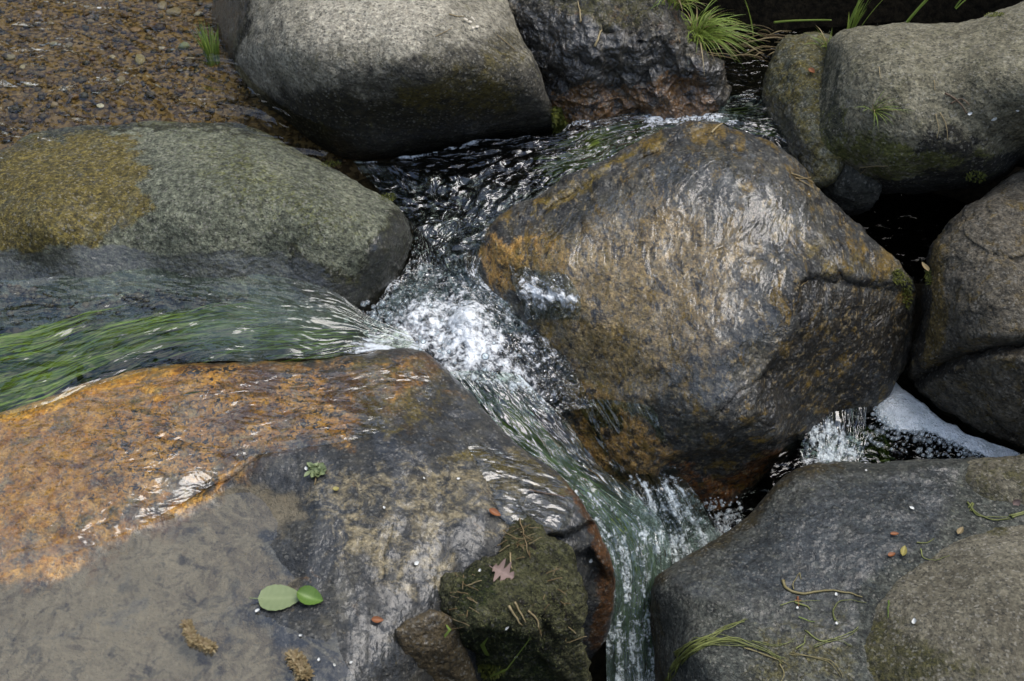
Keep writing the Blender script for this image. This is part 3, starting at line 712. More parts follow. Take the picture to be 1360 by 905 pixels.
m8 = rock_mat('mossy_mud', [(.062, .066, .022), (.135, .135, .06), (.21, .205, .115)], layers=[((.020, .032, .006), (.055, .07, .012), 60, .9, .3), ((.010, .008, .004), (.028, .020, .010), 70, .7, .2)], speck=.6, bump=2.6, grain=300, mott=[((.015, .014, .006), 60, .55, .65, None, .6)])
boulder('mossy_mound', 'mossy mud-covered mound with straw and a brown oak leaf on it', 'mossy rock',
        [(592, 776, -.098), (597, 770, -.096), (628, 757, -.094), (652, 748, -.094), (664, 736, -.094), (680, 706, -.096), (688, 697, -.097), (697, 700, -.098), (718, 716, -.102), (744, 733, -.108), (752, 742, -.112), (768, 790, -.135), (772, 800, -.145), (762, 850, -.2), (776, 905, -.28), (740, 1000, -.36), (630, 980, -.34), (606, 905, -.27), (600, 838, -.165)],
        [(670, 765, -.087), (690, 725, -.093), (700, 790, -.094), (640, 790, -.09), (625, 826, -.1), (690, 830, -.112), (650, 846, -.135), (735, 770, -.11), (748, 830, -.16), (710, 870, -.2), (680, 900, -.24), (720, 745, -.1)],
        N=220, rw=6, rd=.006, thick=.2, seed=10, amp=(.008, .007, .0024), rough_ridge=.012, jag=3, mat=m8, warp=14, steps=[([(590, 842), (640, 838), (690, 832), (725, 862), (750, 900), (740, 1010), (600, 1000)], 8, .035), ([(700, 800), (730, 822), (750, 870), (720, 860)], 5, .015)],
        layers=[[([(605, 760), (660, 745), (650, 790), (620, 830), (600, 800)], 14, .75), ([(600, 830), (680, 830), (740, 860), (740, 960), (620, 960)], 14, .7)], [('line', [(690, 700), (720, 760), (760, 830)], 14, .5), ([(660, 790), (720, 800), (760, 860), (720, 880)], 12, .45)]], wet=[('all', .25)])
boulder('rock', 'brown wet tilted stone with a flat face beside the mossy mound, bottom edge', 'rock',
        [(526, 846, -.09), (532, 832, -.086), (566, 814, -.084), (574, 812, -.084), (604, 822, -.1), (612, 850, -.14), (640, 930, -.25), (630, 1000, -.33), (570, 990, -.26), (546, 905, -.17)],
        [(560, 846, -.1), (590, 866, -.13), (572, 890, -.16), (600, 930, -.23)], N=140, rw=8, rd=.01, thick=.2, seed=11, amp=(.004, .003, .001), rough_ridge=.003,
        mat=rock_mat('brown_wet_stone', [(.035, .026, .013), (.085, .062, .03), (.14, .11, .06)], speck=.4, bump=1.5), wet=[('all', .42)])

m9 = rock_mat('blue_grey_wet_stone', [(.028, .032, .031), (.058, .062, .056), (.10, .10, .086)], layers=[((.022, .028, .033), (.045, .052, .056), 30, .8, .3), ((.016, .013, .006), (.05, .038, .012), 50, .7, .2), ((.06, .053, .018), (.11, .096, .036), 70, .9, .3)],
              speck=.75, ripple=.08, ripple_scale=60, bump=1.4, flow=(0, 0, R(40)), wet_dark=.25, coat_ior=1.45, coat=.6, patch=.5, film_rough=.12, mott=[((.012, .014, .015), 70, .56, .65, None, .6), ((.14, .135, .10), 120, .6, .67, None, .5)])
boulder('boulder', 'wide blue-grey wet boulder at the bottom with tangled green weed lying across it', 'boulder',
        [(870, 778, -.29), (890, 756, -.275), (950, 722, -.265), (1000, 682, -.25), (1036, 642, -.24), (1066, 620, -.232), (1110, 615, -.23), (1170, 617, -.228), (1240, 613, -.225), (1300, 612, -.225), (1450, 620, -.225), (1600, 750, -.23), (1600, 1000, -.25), (1250, 1100, -.27), (960, 1060, -.33), (890, 990, -.43), (874, 910, -.42), (867, 840, -.37)],
        [(950, 760, -.252), (1050, 700, -.232), (1150, 680, -.226), (1050, 800, -.24), (950, 840, -.25), (1000, 905, -.255), (1200, 740, -.23), (910, 795, -.26), (915, 870, -.275), (1150, 800, -.236), (930, 930, -.285), (1300, 900, -.24)],
        N=380, rw=16, rd=.03, thick=.3, seed=12, amp=(.006, .0014, .0004), rough_ridge=.003, mat=m9, warp=14,
        layers=[[([(1010, 690), (1100, 640), (1260, 620), (1250, 720), (1130, 790), (1020, 800), (960, 760)], 26, .75)],
                [('line', [(870, 775), (950, 722), (1000, 680), (1050, 625), (1110, 616)], 24, .7), ('line', [(866, 800), (868, 850), (880, 920)], 26, .7)],
                [([(1000, 830), (1130, 800), (1140, 905), (1000, 920)], 30, .5)]],
        wet=[([(880, 760), (960, 720), (1050, 620), (1280, 612), (1260, 700), (1140, 780), (1150, 860), (1040, 860), (960, 800), (900, 790)], 16, .8), ('line', [(866, 790), (872, 850), (880, 920)], 16, .5)])
m10 = rock_mat('dry_grey_stone', [(.07, .062, .046), (.11, .10, .076), (.155, .142, .112)], layers=[((.03, .03, .013), (.075, .068, .024), 60, .9, .3)], speck=.45, mott=[((.035, .032, .022), 80, .57, .66, None, .5)])
boulder('boulder', 'dry grey-brown hump in the corner, rising out of the blue-grey wet boulder', 'boulder',
        [(1118, 868, -.25), (1136, 826, -.25), (1160, 790, -.245), (1200, 752, -.24), (1240, 722, -.238), (1300, 700, -.236), (1400, 690, -.236), (1600, 720, -.24), (1620, 1000, -.27), (1300, 1080, -.27), (1180, 1000, -.27), (1126, 920, -.265)],
        [(1250, 790, -.2), (1350, 760, -.185), (1350, 850, -.175), (1190, 830, -.215), (1250, 890, -.195), (1300, 730, -.21), (1160, 880, -.235), (1200, 780, -.22)],
        N=300, rw=14, rd=.012, thick=.2, seed=13, amp=(.005, .002, .0008), mat=m10, warp=16,
        layers=[[('line', [(1118, 880), (1150, 800), (1240, 722), (1330, 695)], 22, .7), ([(1110, 830), (1170, 810), (1230, 850), (1330, 900), (1100, 930)], 24, .68)]], wet=[])
boulder('rock', 'small dry brown rock edge beside the blue-grey boulder, below the foam', 'rock',
        [(1264, 628, -.235), (1290, 612, -.222), (1340, 606, -.215), (1450, 600, -.21), (1500, 650, -.22), (1440, 694, -.24), (1360, 688, -.242), (1310, 680, -.245), (1276, 662, -.245)],
        [(1320, 640, -.212), (1380, 640, -.205), (1290, 635, -.22), (1350, 670, -.228)], N=150, rw=8, rd=.01, thick=.12, seed=14, amp=(.003, .002, .0008), mat=m10, layers=[[('all', .4)]], wet=[])
# ------------------------------------------------------------------ water
CLEAR = water_mat('pool_water', tint=(.84, .82, .70), ripple=.16, sc=(11, 6), rough=.03, boost=1.3)
DARKW = water_mat('chute_water', tint=(.58, .64, .60), ripple=.55, sc=(27, 16), refr=.3, foam_sc=150, boost=2.6, rough=.03)
FROTHW = water_mat('white_water', streak=.5, soft=(-.22, .42), tint=(.6, .68, .66), ripple=.7, sc=(38, 32), refr=.4, foam_sc=70, foam_col=(.8, .82, .82), boost=2.6)
GREENW = water_mat('weedy_water', streak=.8, tint=(.86, .93, .82), ripple=.22, sc=(15, 7), boost=2.2, milk=.2, milk_col=(.15, .21, .15))
FALLW = water_mat('falling_water', streak=.62, tint=(.74, .86, .78), ripple=.9, sc=(30, 8), refr=.4, milk=.2, milk_col=(.17, .24, .19), boost=3.0, foam_sc=120, foam_col=(.66, .72, .72))
CAVEW = water_mat('shade_tinted_water', tint=(.3, .34, .32), ripple=.15, sc=(30, 22), boost=.3)  # dark tint and weak mirror put the hollow's shade into the water
BLACKW = water_mat('shaded_water', tint=(.4, .45, .42), ripple=.2, sc=(30, 22), boost=1.3)

pool('pool_water', CLEAR, [(-500, -260), (0, -300), (500, -250), (470, 60), (440, 196), (400, 205), (330, 190), (100, 200), (-100, 260), (-500, 300)], N=150, z=0.0, amp=(.0018, .0008), sc=(10, 40), flow=R(-30), stretch=.5)
pool('pool_water', BLACKW, [(930, -140), (1150, -160), (1200, 60), (1090, 160), (1010, 165), (940, 150), (920, 60)], N=110, z=-.004, amp=(.002, .001), sc=(14, 50))
# back stream over the sill, then the black chute
S_back = Strip([(1060, 110, -.002), (1000, 118, -.004), (930, 134, -.008), (850, 148, -.014), (770, 160, -.02), (738, 176, -.026), (650, 186, -.045), (560, 204, -.055), (468, 214, -.062)],
               [(1090, 215, -.03), (1020, 196, -.006), (950, 178, -.004), (890, 182, -.008), (830, 208, -.014), (760, 244, -.024), (700, 280, -.045), (650, 318, -.065), (600, 352, -.085)], 260, 70)
S_back.build('stream_water', DARKW, amp=(.010, .008), sc=(18, 48), seed=21,
             foam=[([(730, 140), (790, 145), (780, 165), (740, 165)], 6, .62), ([(850, 140), (960, 130), (1000, 160), (920, 172), (850, 168)], 9, .6), ('line', [(470, 214), (560, 203), (650, 186), (735, 172)], 6, .66)])
S_chute = Strip([(468, 214, -.062), (500, 250, -.075), (530, 290, -.09), (545, 335, -.11), (520, 380, -.125), (485, 420, -.13)],
                [(740, 252, -.028), (700, 282, -.048), (650, 322, -.07), (640, 370, -.10), (700, 420, -.115), (740, 450, -.125)], 130, 120)
S_chute.build('stream_water', DARKW, amp=(.014, .011), sc=(18, 50), seed=22,
              foam=[([(480, 390), (560, 340), (640, 345), (720, 400), (740, 470), (480, 470)], 30, .5)])
# the weedy stream
S_left = Strip([(-220, 372, -.052), (0, 372, -.052), (150, 360, -.052), (300, 352, -.052), (430, 382, -.062), (490, 420, -.09), (540, 440, -.11)],
               [(-220, 560, -.060), (0, 552, -.060), (140, 508, -.060), (250, 482, -.060), (400, 478, -.062), (500, 468, -.085), (570, 476, -.11)], 260, 80)
S_left.build('stream_water', GREENW, amp=(.0022, .0011), sc=(12, 42), seed=23, stretch=.22,
             foam=[([(430, 462), (520, 440), (600, 440), (620, 500), (540, 470), (450, 475)], 18, .6)],
             milk=[([(250, 425), (330, 400), (470, 405), (480, 455), (400, 474), (260, 478)], 26, .9)],
             lumps=[(380, 455, 26, .009), (330, 462, 20, -.005), (430, 450, 26, -.005)])
# white basin where both meet
pool('foam_basin_water', DARKW, [(470, 425), (520, 385), (580, 345), (650, 350), (720, 400), (760, 470), (740, 530), (690, 520), (640, 530), (590, 500), (540, 470), (480, 460)], N=150,
     ctrl=[(600, 430, -.098), (620, 450, -.092), (560, 440, -.11), (680, 460, -.115), (640, 490, -.125)] + [], amp=(.006, .004), sc=(30, 80), seed=31) if False else None
S_basin = Strip([(470, 436, -.122), (520, 470, -.118), (560, 490, -.12), (590, 520, -.13), (620, 570, -.15)],
                [(560, 350, -.105), (640, 360, -.105), (710, 410, -.11), (750, 470, -.135), (790, 540, -.18)], 110, 110)
S_basin.build('stream_water', FROTHW, amp=(.008, .006), sc=(24, 66), seed=24, stretch=.7, warp=16,
              foam=[([(470, 446), (540, 408), (580, 388), (625, 385), (655, 415), (668, 450), (700, 490), (745, 530), (690, 516), (640, 505), (600, 506), (560, 474), (480, 462)], 26, .62), ([(600, 405), (640, 410), (650, 460), (668, 490), (620, 498), (596, 460)], 18, .8), ([(540, 340), (700, 380), (760, 480), (700, 500)], 20, .36)],
              lumps=[(622, 432, 22, .028), (560, 410, 26, .012), (640, 470, 30, .012)])
# the slot
S_slot = Strip([(584, 500, -.128), (622, 556, -.15), (676, 606, -.17), (730, 650, -.195), (774, 694, -.235), (800, 752, -.29), (804, 830, -.36), (806, 905, -.43), (815, 1000, -.5)],
               [(690, 500, -.13), (742, 552, -.165), (788, 612, -.205), (838, 656, -.25), (880, 706, -.295), (890, 760, -.335), (886, 830, -.39), (892, 905, -.45), (902, 1000, -.52)], 280, 100, crown=.012)
S_slot.build('stream_water', FALLW, amp=(.013, .009), sc=(14, 40), seed=25, stretch=.2,
             milk=[([(760, 640), (850, 650), (900, 720), (900, 1000), (790, 1000), (790, 760)], 30, 1.0), ([(690, 600), (760, 600), (800, 680), (760, 690)], 30, .5)],
             foam=[('line', [(690, 500), (740, 545)], 22, .6), ('line', [(604, 498), (650, 510), (700, 512)], 18, .55), ([(786, 690), (890, 690), (900, 940), (800, 940)], 24, .42), ([(740, 640), (800, 640), (860, 700), (790, 720)], 20, .4)])
# veil sliding off the big boulder into the slot: it hugs the stone, then drops free
def lip(x, y, l):
    p, n = pick(x, y, ('boulder.005',)); return (x, y, p[2] + l)
S_veil = Strip([lip(762, 530, .002), lip(790, 578, .003), lip(812, 620, .004), (834, 660, -.262), (848, 706, -.305), (860, 750, -.34), (866, 790, -.368)],
               [lip(868, 540, .002), lip(886, 585, .003), lip(900, 620, .005), (922, 650, -.262), (946, 690, -.315), (964, 722, -.352), (972, 742, -.372)], 160, 100, crown=.004)
S_veil.build('stream_water', FALLW, amp=(.009, .008), sc=(18, 46), seed=26, stretch=.16, milk=[([(836, 664), (916, 656), (960, 760), (860, 800)], 22, .7)],
             foam=[([(830, 630), (905, 622), (966, 740), (870, 775)], 22, .5), ([(770, 545), (870, 550), (900, 620), (815, 640)], 26, .34)])
# water kicked up where the sheet meets the big boulder
def rz(x, y, l):
    p, n = pick(x, y, ('boulder.005',)); return (x, y, p[2] + l)
S_kick = Strip([rz(676, 352, .004), rz(682, 376, .016), rz(690, 398, .016), rz(700, 424, .004)], [rz(752, 364, .003), rz(768, 388, .012), rz(772, 402, .010), rz(770, 424, .002)], 70, 90)
S_kick.build('stream_water', FROTHW, amp=(.008, .008), sc=(24, 60), seed=28, stretch=.6, foam=[([(686, 362), (720, 372), (765, 392), (770, 412), (735, 406), (700, 410)], 14, .62)])
# the pool below the boulders on the right
pool('pool_water', BLACKW, [(1030, 560), (1100, 530), (1180, 480), (1260, 500), (1380, 600), (1500, 640), (1400, 680), (1200, 660), (1040, 660)], N=120, z=-.29, amp=(.004, .003), sc=(24, 70), seed=33,
     foam=[([(1060, 580), (1140, 570), (1160, 620), (1070, 630)], 10, .5)])
S_fall = Strip([(1062, 560, -.262), (1064, 590, -.278), (1060, 620, -.30)], [(1150, 540, -.255), (1150, 580, -.278), (1140, 620, -.295)], 60, 70, crown=.004)
S_fall.build('stream_water', FALLW, amp=(.006, .004), sc=(24, 80), seed=27, stretch=.25, foam=[([(1070, 560), (1130, 560), (1140, 620), (1075, 625)], 10, .66)])
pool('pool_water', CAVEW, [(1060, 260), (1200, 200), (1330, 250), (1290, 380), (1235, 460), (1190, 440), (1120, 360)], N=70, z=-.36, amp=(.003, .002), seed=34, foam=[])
pool('pool_water', BLACKW, [(880, 680), (940, 640), (1010, 640), (1040, 700), (1000, 800), (900, 860), (860, 780)], N=80, z=-.385, amp=(.004, .003), sc=(24, 70), seed=35, foam=[([(920, 690), (990, 670), (970, 720), (920, 740)], 10, .6)])
# the glassy sheet over the slab's right shoulder, ending in a curled lip
FILMW = water_mat('film_water', tint=(.86, .86, .82), ripple=.2, sc=(22, 12), boost=2.6, rough=.07)
def film(outline, lift, seed, foam=()):
    q = [(x, y, pick(x, y, ('rock_slab',))[0][2]) for x, y in outline]
    cx, cy = np.mean([p[0] for p in q]), np.mean([p[1] for p in q])
    mid = [(cx + (x - cx) * f, cy + (y - cy) * f) for x, y in outline for f in (.35, .7)]
    return pool('stream_water', FILMW, [(x, y, z + lift * .3) for x, y, z in q], N=90, ctrl=[(x, y, pick(x, y, ('rock_slab',))[0][2] + lift) for x, y in mid], amp=(.0008, .0005), sc=(20, 50), seed=seed, foam=foam)
film([(622, 592), (660, 596), (710, 614), (752, 646), (764, 676), (772, 700), (745, 708), (712, 716), (690, 704), (668, 690), (652, 650)], .0045, 51)
# the sheet sliding down the face of the big boulder
SHEETW = water_mat('sheet_water', tint=(.97, .97, .95), ripple=.2, sc=(26, 15), boost=1.3, rough=.14)
def sheet(outline, lift, seed, flow, only):
    sd = np.asarray(outline, float); pts = []
    for x in range(640, 1200, 38):
        for y in range(170, 660, 38):
            s = poly_sd(np.array([float(x)]), np.array([float(y)]), sd)[0]
            if s > 12: pts.append((x, y, pick(x, y, only)[0][2] + lift))
    rim = [(x, y, pick(x, y, only)[0][2] - .002) for x, y in outline]
    return pool('stream_water', SHEETW, rim, N=220, ctrl=pts, amp=(.0020, .0008), sc=(16, 45), seed=seed, flow=flow, stretch=.55)
sheet([(660, 345), (720, 292), (790, 256), (860, 222), (930, 186), (1000, 200), (1060, 246), (1110, 310), (1090, 350), (1052, 372), (1044, 430), (1004, 490), (960, 556), (890, 596), (820, 590), (780, 530), (752, 470), (716, 420), (680, 385)], .0035, 61, R(-108), ('boulder.005',))
film([(-150, 590), (40, 556), (130, 522), (240, 497), (330, 492), (430, 492), (510, 484), (560, 488), (570, 530), (500, 575), (400, 596), (330, 608), (280, 645), (170, 705), (40, 750), (-150, 790)], .003, 53)
# thin standing water on the slab
SLABW = water_mat('slab_water', tint=(.93, .92, .88), ripple=.03, sc=(10, 10), rough=.03, boost=2.2)
pool('pool_water', SLABW, [(-250, 600), (60, 600), (200, 640), (330, 630), (420, 650), (440, 760), (450, 860), (480, 960), (300, 1050), (-250, 1050)], N=110, z=-.0795, amp=(.0005, .0003), sc=(10, 40), seed=36)
# ------------------------------------------------------------------ small geometry makers (all return V, F lists of numpy arrays)
def ribbon(pts, w, nrm=None, fold=0.25, twist=0.0):
    """a blade: three points across, tapering towards the tip, slightly folded"""
    p = np.asarray(pts, float); n = len(p)
    t = np.gradient(p, axis=0); t /= np.linalg.norm(t, axis=1, keepdims=True) + 1e-9
    up = np.array([0, 0, 1.0]) if nrm is None else np.asarray(nrm, float)
    s = np.cross(t, up); ln = np.linalg.norm(s, axis=1, keepdims=True)
    s = np.where(ln < 1e-3, np.array([1.0, 0, 0]), s / (ln + 1e-9))
    u = np.cross(s, t)
    if twist:
        a = np.linspace(0, twist, n)[:, None]; s, u = s * np.cos(a) + u * np.sin(a), u * np.cos(a) - s * np.sin(a)
    x = np.linspace(0, 1, n)
    ww = (w * 0.5 * np.clip(1.15 - x ** 2.2 * 1.1, .06, 1))[:, None]
    V = np.stack([p - s * ww + u * ww * fold, p, p + s * ww + u * ww * fold], 1).reshape(-1, 3)
    i = np.arange(n - 1)[:, None] * 3
    Fq = np.concatenate([i + np.array([[0, 1, 4, 3]]), i + np.array([[1, 2, 5, 4]])])
    return V, Fq

def tube(pts, r, seg=6, taper=0.6):
    p = np.asarray(pts, float); n = len(p)
    t = np.gradient(p, axis=0); t /= np.linalg.norm(t, axis=1, keepdims=True) + 1e-9
    s = np.cross(t, np.array([0.13, 0.21, 0.97])); s /= np.linalg.norm(s, axis=1, keepdims=True) + 1e-9
    u = np.cross(s, t)
    rr = r * np.linspace(1, taper, n)
    a = np.linspace(0, 2 * math.pi, seg, endpoint=False)
    V = p[:, None] + rr[:, None, None] * (np.cos(a)[None, :, None] * s[:, None] + np.sin(a)[None, :, None] * u[:, None])
    V = V.reshape(-1, 3)
    i = np.arange(n - 1)[:, None] * seg; j = np.arange(seg)[None]
    Fq = np.stack([i + j, i + (j + 1) % seg, i + seg + (j + 1) % seg, i + seg + j], -1).reshape(-1, 4)
    V = np.concatenate([V, p[:1], p[-1:]])
    k = np.arange(seg)
    c0 = np.stack([np.full(seg, n * seg), (k + 1) % seg, k, k], -1)[:, [0, 1, 2]]
    c1 = np.stack([np.full(seg, n * seg + 1), (n - 1) * seg + k, (n - 1) * seg + (k + 1) % seg], -1)
    return V, [Fq, c0, c1]

class Coll:
    def __init__(s): s.V = []; s.Q = []; s.T = []; s.tone = []; s.n = 0
    def add(s, VF, tone=0.5):
        V, Fs = VF
        for f in (Fs if isinstance(Fs, list) else [Fs]):
            (s.Q if f.shape[1] == 4 else s.T).append(f + s.n)
        s.V.append(V); s.tone.append(np.full(len(V), tone) if np.isscalar(tone) else tone); s.n += len(V)
    def build(s, name, mat, label=None, cat=None, group=None, kind=None, origin=None, parent=None, extra=None):
        Fs = ([np.concatenate(s.Q)] if s.Q else []) + ([np.concatenate(s.T)] if s.T else [])
        o = mesh_obj(name, np.concatenate(s.V), Fs, mat, {'tone': np.concatenate(s.tone)}, origin=origin, parent=parent)
        return tag(o, label, cat, group, kind)

def ico(sub=1):
    import bmesh
    bm = bmesh.new(); bmesh.ops.create_icosphere(bm, subdivisions=sub, radius=1)
    V = np.array([v.co[:] for v in bm.verts]); Fq = np.array([[v.index for v in f.verts] for f in bm.faces]); bm.free()
    return V, Fq
ICO1, ICO2, ICO3 = ico(1), ico(2), ico(3)

def rnd(a, b): return random.uniform(a, b)
def pts_px(lst, lift=0.002, only=None, n=6):
    """a smooth line lying on the stones through surveyed sight lines"""
    d = catmull(lst, n, False)
    out = []
    for x, y in d:
        p, nn = pick(x, y, only); out.append(np.array(p) + np.array(nn) * lift)
    return np.array(out)

# ------------------------------------------------------------------ gravel and pebbles of the upper pool
def stone_mesh(rad, seed, base=ICO1, flat=.6):
    V, Fq = base
    r = np.random.default_rng(seed)
    sc = np.array([r.uniform(.75, 1.25), r.uniform(.6, 1.0), r.uniform(.4, .75) * flat / .6])
    W = V * (1 + .35 * perlin(V * 1.1 + r.uniform(0, 50), seed)[:, None]) * sc
    a = r.uniform(0, 6.28); c, s = math.cos(a), math.sin(a)
    return np.stack([W[:, 0] * c - W[:, 1] * s, W[:, 0] * s + W[:, 1] * c, W[:, 2]], -1) * rad, Fq

def gravel_mat():
    m = NT('river_gravel'); t = m.attrc('rgb'); P = m.obj
    nz = m.noise(P, 500, 3, .6)
    k = m.smooth(nz, .3, .7, .6, 1.4)
    bs = m.n('BsdfPrincipled', {'Base Color': m.mix(1.0, t, m.n('CombineXYZ', {0: k, 1: k, 2: k}).outputs[0], 'MULTIPLY'), 'Roughness': .55})
    return m.surface(bs.outputs[0])
GRAVELM = gravel_mat()
PAL = np.array([.56, .49, .28]) * np.array([(.13, .075, .03), (.09, .055, .025), (.20, .13, .06), (.06, .045, .03), (.16, .11, .065), (.10, .045, .02), (.24, .19, .12), (.05, .05, .045), (.12, .10, .06), (.30, .25, .17)])
PW = np.array([.2, .2, .12, .16, .1, .08, .03, .05, .05, .01]); PW = PW / PW.sum()
protoV = [stone_mesh(1, k) for k in range(24)]
def make_gravel():
    Vs, Fs, Cs, n = [], [], [], 0
    r = np.random.default_rng(3)
    k = 0
    while k < 7200:
        px = r.uniform(-330, 460); py = r.uniform(-150, 235)
        if py > 150 + 60 * r.random() and px > 60: continue
        p = unproj(px, py, -.02)
        if p[1] < .2: continue
        z = ground_z(p[0], p[1])
        s = float(np.clip(r.lognormal(math.log(.0034), .5), .0016, .013))
        V, F_ = protoV[r.integers(24)]
        Vs.append(V * s + np.array([p[0], p[1], z + s * r.uniform(0, .45)])); Fs.append(F_ + n); n += len(V)
        c = PAL[r.choice(len(PAL), p=PW)] * r.choice([.3, .6, .9, 1.25]) * r.uniform(.8, 1.2)
        Cs.append(np.repeat(c[None], len(V), 0)); k += 1
    for k in range(520):        # the stony brown margin of the weedy stream
        px = r.uniform(-200, 330); py = 392 + r.normal(0, 16) - .03 * px
        p = unproj(px, py, -.072 - .0003 * max(0, py - 380)); s = r.uniform(.0025, .007)
        V, F_ = protoV[r.integers(24)]
        Vs.append(V * s + p - np.array([0, 0, .004])); Fs.append(F_ + n); n += len(V)
        c = PAL[r.choice(len(PAL), p=PW)] * r.uniform(.1, .4)
        Cs.append(np.repeat(c[None], len(V), 0))
    o = mesh_obj('gravel', np.concatenate(Vs), np.concatenate(Fs), GRAVELM, {'rgb': np.concatenate(Cs)})
    o['kind'] = 'stuff'; o['label'] = 'fine brown gravel on the floor of the shallow pool'
make_gravel()

PEB = [(110, 170, 13, (.24, .20, .13), 'pale buff flat pebble at the near edge of the gravel, touching the khaki patched boulder'),
       (186, 82, 10, (.20, .17, .09), 'yellowish rounded pebble lying on the gravel halfway to the pale boulder'),
       (245, 63, 10, (.14, .17, .11), 'greenish grey pebble near the reed tuft beside the pale boulder'),
       (150, 78, 6, (.28, .24, .17), None), (131, 132, 6, (.42, .40, .34), 'small white pebble in the gravel near the khaki boulder'), (88, 158, 9, (.22, .09, .05), 'reddish pebble at the near rim of the gravel pool'),
       (38, 112, 6, (.2, .18, .13), None), (72, 60, 6, (.2, .19, .14), None), (92, 62, 7, (.13, .11, .09), None), (230, 12, 12, (.16, .13, .08), None),
       (215, 4, 9, (.18, .15, .11), None), (30, 90, 6, (.3, .27, .2), None), (70, 133, 7, (.2, .15, .09), None), (215, 65, 6, (.32, .29, .24), None), (262, 12, 7, (.22, .2, .17), None),
       (14, 78, 7, (.16, .14, .1), None), (52, 20, 6, (.15, .09, .05), None), (120, 30, 6, (.12, .09, .06), None), (180, 40, 7, (.19, .12, .07), None), (160, 108, 8, (.17, .14, .09), None), (252, 80, 7, (.24, .2, .13), None)]
for k, (px, py, rp, c, lab) in enumerate(PEB):
    p = unproj(px, py, -.02); z = ground_z(p[0], p[1])
    rad = rp * .00115
    V, Fq = stone_mesh(rad, 100 + k, ICO3, .55)
    V = V + rad * .06 * fbm(V + 5, 2.0 / rad, 3, k)[:, None]
    o = mesh_obj('pebble', V + np.array([p[0], p[1], z + rad * .3]), Fq, GRAVELM, {'rgb': np.repeat(np.array([c]), len(V), 0)})
    tag(o, lab or 'small rounded pebble lying among the fine brown gravel of the pool', 'pebble', 'pebbles in the gravel pool')

# ------------------------------------------------------------------ green weed streaming under the water
WEEDM = leafy_mat('water_weed', (.008, .028, .003), (.20, .265, .018), .35, .3)
def weed_strip(S, items, name, label, wid=.0024, dk=1.0):
    C = Coll()
    for (n, u0, u1, v0, v1, ln, d0, d1, t0, t1, slope) in items:
        d0 *= dk; d1 *= dk
        for k in range(n):
            u = rnd(u0, u1); v = v0 + (v1 - v0) * random.betavariate(1.3, 1.3) + slope * (u - u0); L = ln * rnd(.5, 1.2)
            m = 12; us = np.linspace(0, L, m) + u
            ph = 3 * math.sin(v * 9) + rnd(0, 1.6); am = rnd(.006, .022)
            vv = np.clip(v + slope * (us - u) + am * np.sin(us * 26 + ph) + .006 * np.sin(us * 70 + ph * 2), .01, .99)
            dep = np.linspace(rnd(d0, d1) * 1.6, rnd(d0, d1) * .5, m)
            p = S.at(np.clip(us, 0, .999), vv) - np.stack([0 * dep, 0 * dep, dep], -1)
            C.add(ribbon(p, wid * rnd(.5, 1.4), fold=rnd(-.3, .3), twist=rnd(-1, 1)), np.clip(rnd(t0, t1) + np.repeat(np.linspace(-.12, .2, m), 3), 0, 1))
    o = C.build(name, WEEDM, label); o['kind'] = 'stuff'
    return o
def clumped(n, u0, u1, va, vb, ln, tones, seed):
    r = random.Random(seed); out = []
    for k in range(n):
        u = r.uniform(u0, u1); v = r.uniform(va, vb) - .30 * (u - u0)
        t = r.uniform(*tones); dep = r.uniform(.003, .018)
        out.append((26, u - .03, u + .03, v - .045, v + .045, ln * r.uniform(.6, 1.3), dep, dep + .008, max(0, t - .18), min(1, t + .18), -.28 + r.uniform(-.15, .1)))
    return out
weed_strip(S_left, clumped(34, .0, .30, .70, .97, .17, (.35, 1), 1) + clumped(22, .12, .46, .62, .9, .15, (.1, .8), 2) + clumped(14, .02, .30, .50, .58, .15, (.4, 1), 3) + clumped(12, .36, .60, .5, .75, .12, (.0, .45), 4)
           + [(260, .0, .5, .6, .95, .22, .02, .035, .0, .2, -.25), (60, .6, .8, .5, .85, .12, .012, .03, .2, .6, -.05)],
           'water_weed', 'bright green weed streaming along the left hand channel under clear water')
weed_strip(S_back, [(300, .2, .5, .1, .95, .12, .006, .024, .05, .6, .1), (120, .46, .6, .4, .8, .10, .008, .02, .2, .6, .1), (60, .02, .2, .2, .8, .1, .004, .012, .1, .6, .1)],
           'water_weed', 'olive green weed under the current between the wet rugged rock and the big mottled boulder', .003, .6)
weed_strip(S_slot, [(260, .02, .30, .08, .75, .14, .010, .03, .0, .5, 0), (220, .3, .75, .15, .8, .12, .010, .03, .0, .5, 0)],
           'water_weed', 'green weed streaming down the steep slot of falling water', .003, .8)
C = Coll()
for k in range(90):
    x, y = rnd(1128, 1178), rnd(572, 612); p = unproj(x, y, -.296)
    q = [p + np.array([t * rnd(-.02, .03), t * rnd(-.03, .02), .006 * math.sin(t * 3) - .002]) for t in np.linspace(0, 1, 6)]
    C.add(ribbon(q, rnd(.003, .006), twist=rnd(-2, 2)), rnd(.0, .6))
C.build('water_weed', WEEDM, 'leafy green weed at the foot of the little fall beside the white foam', kind='stuff')

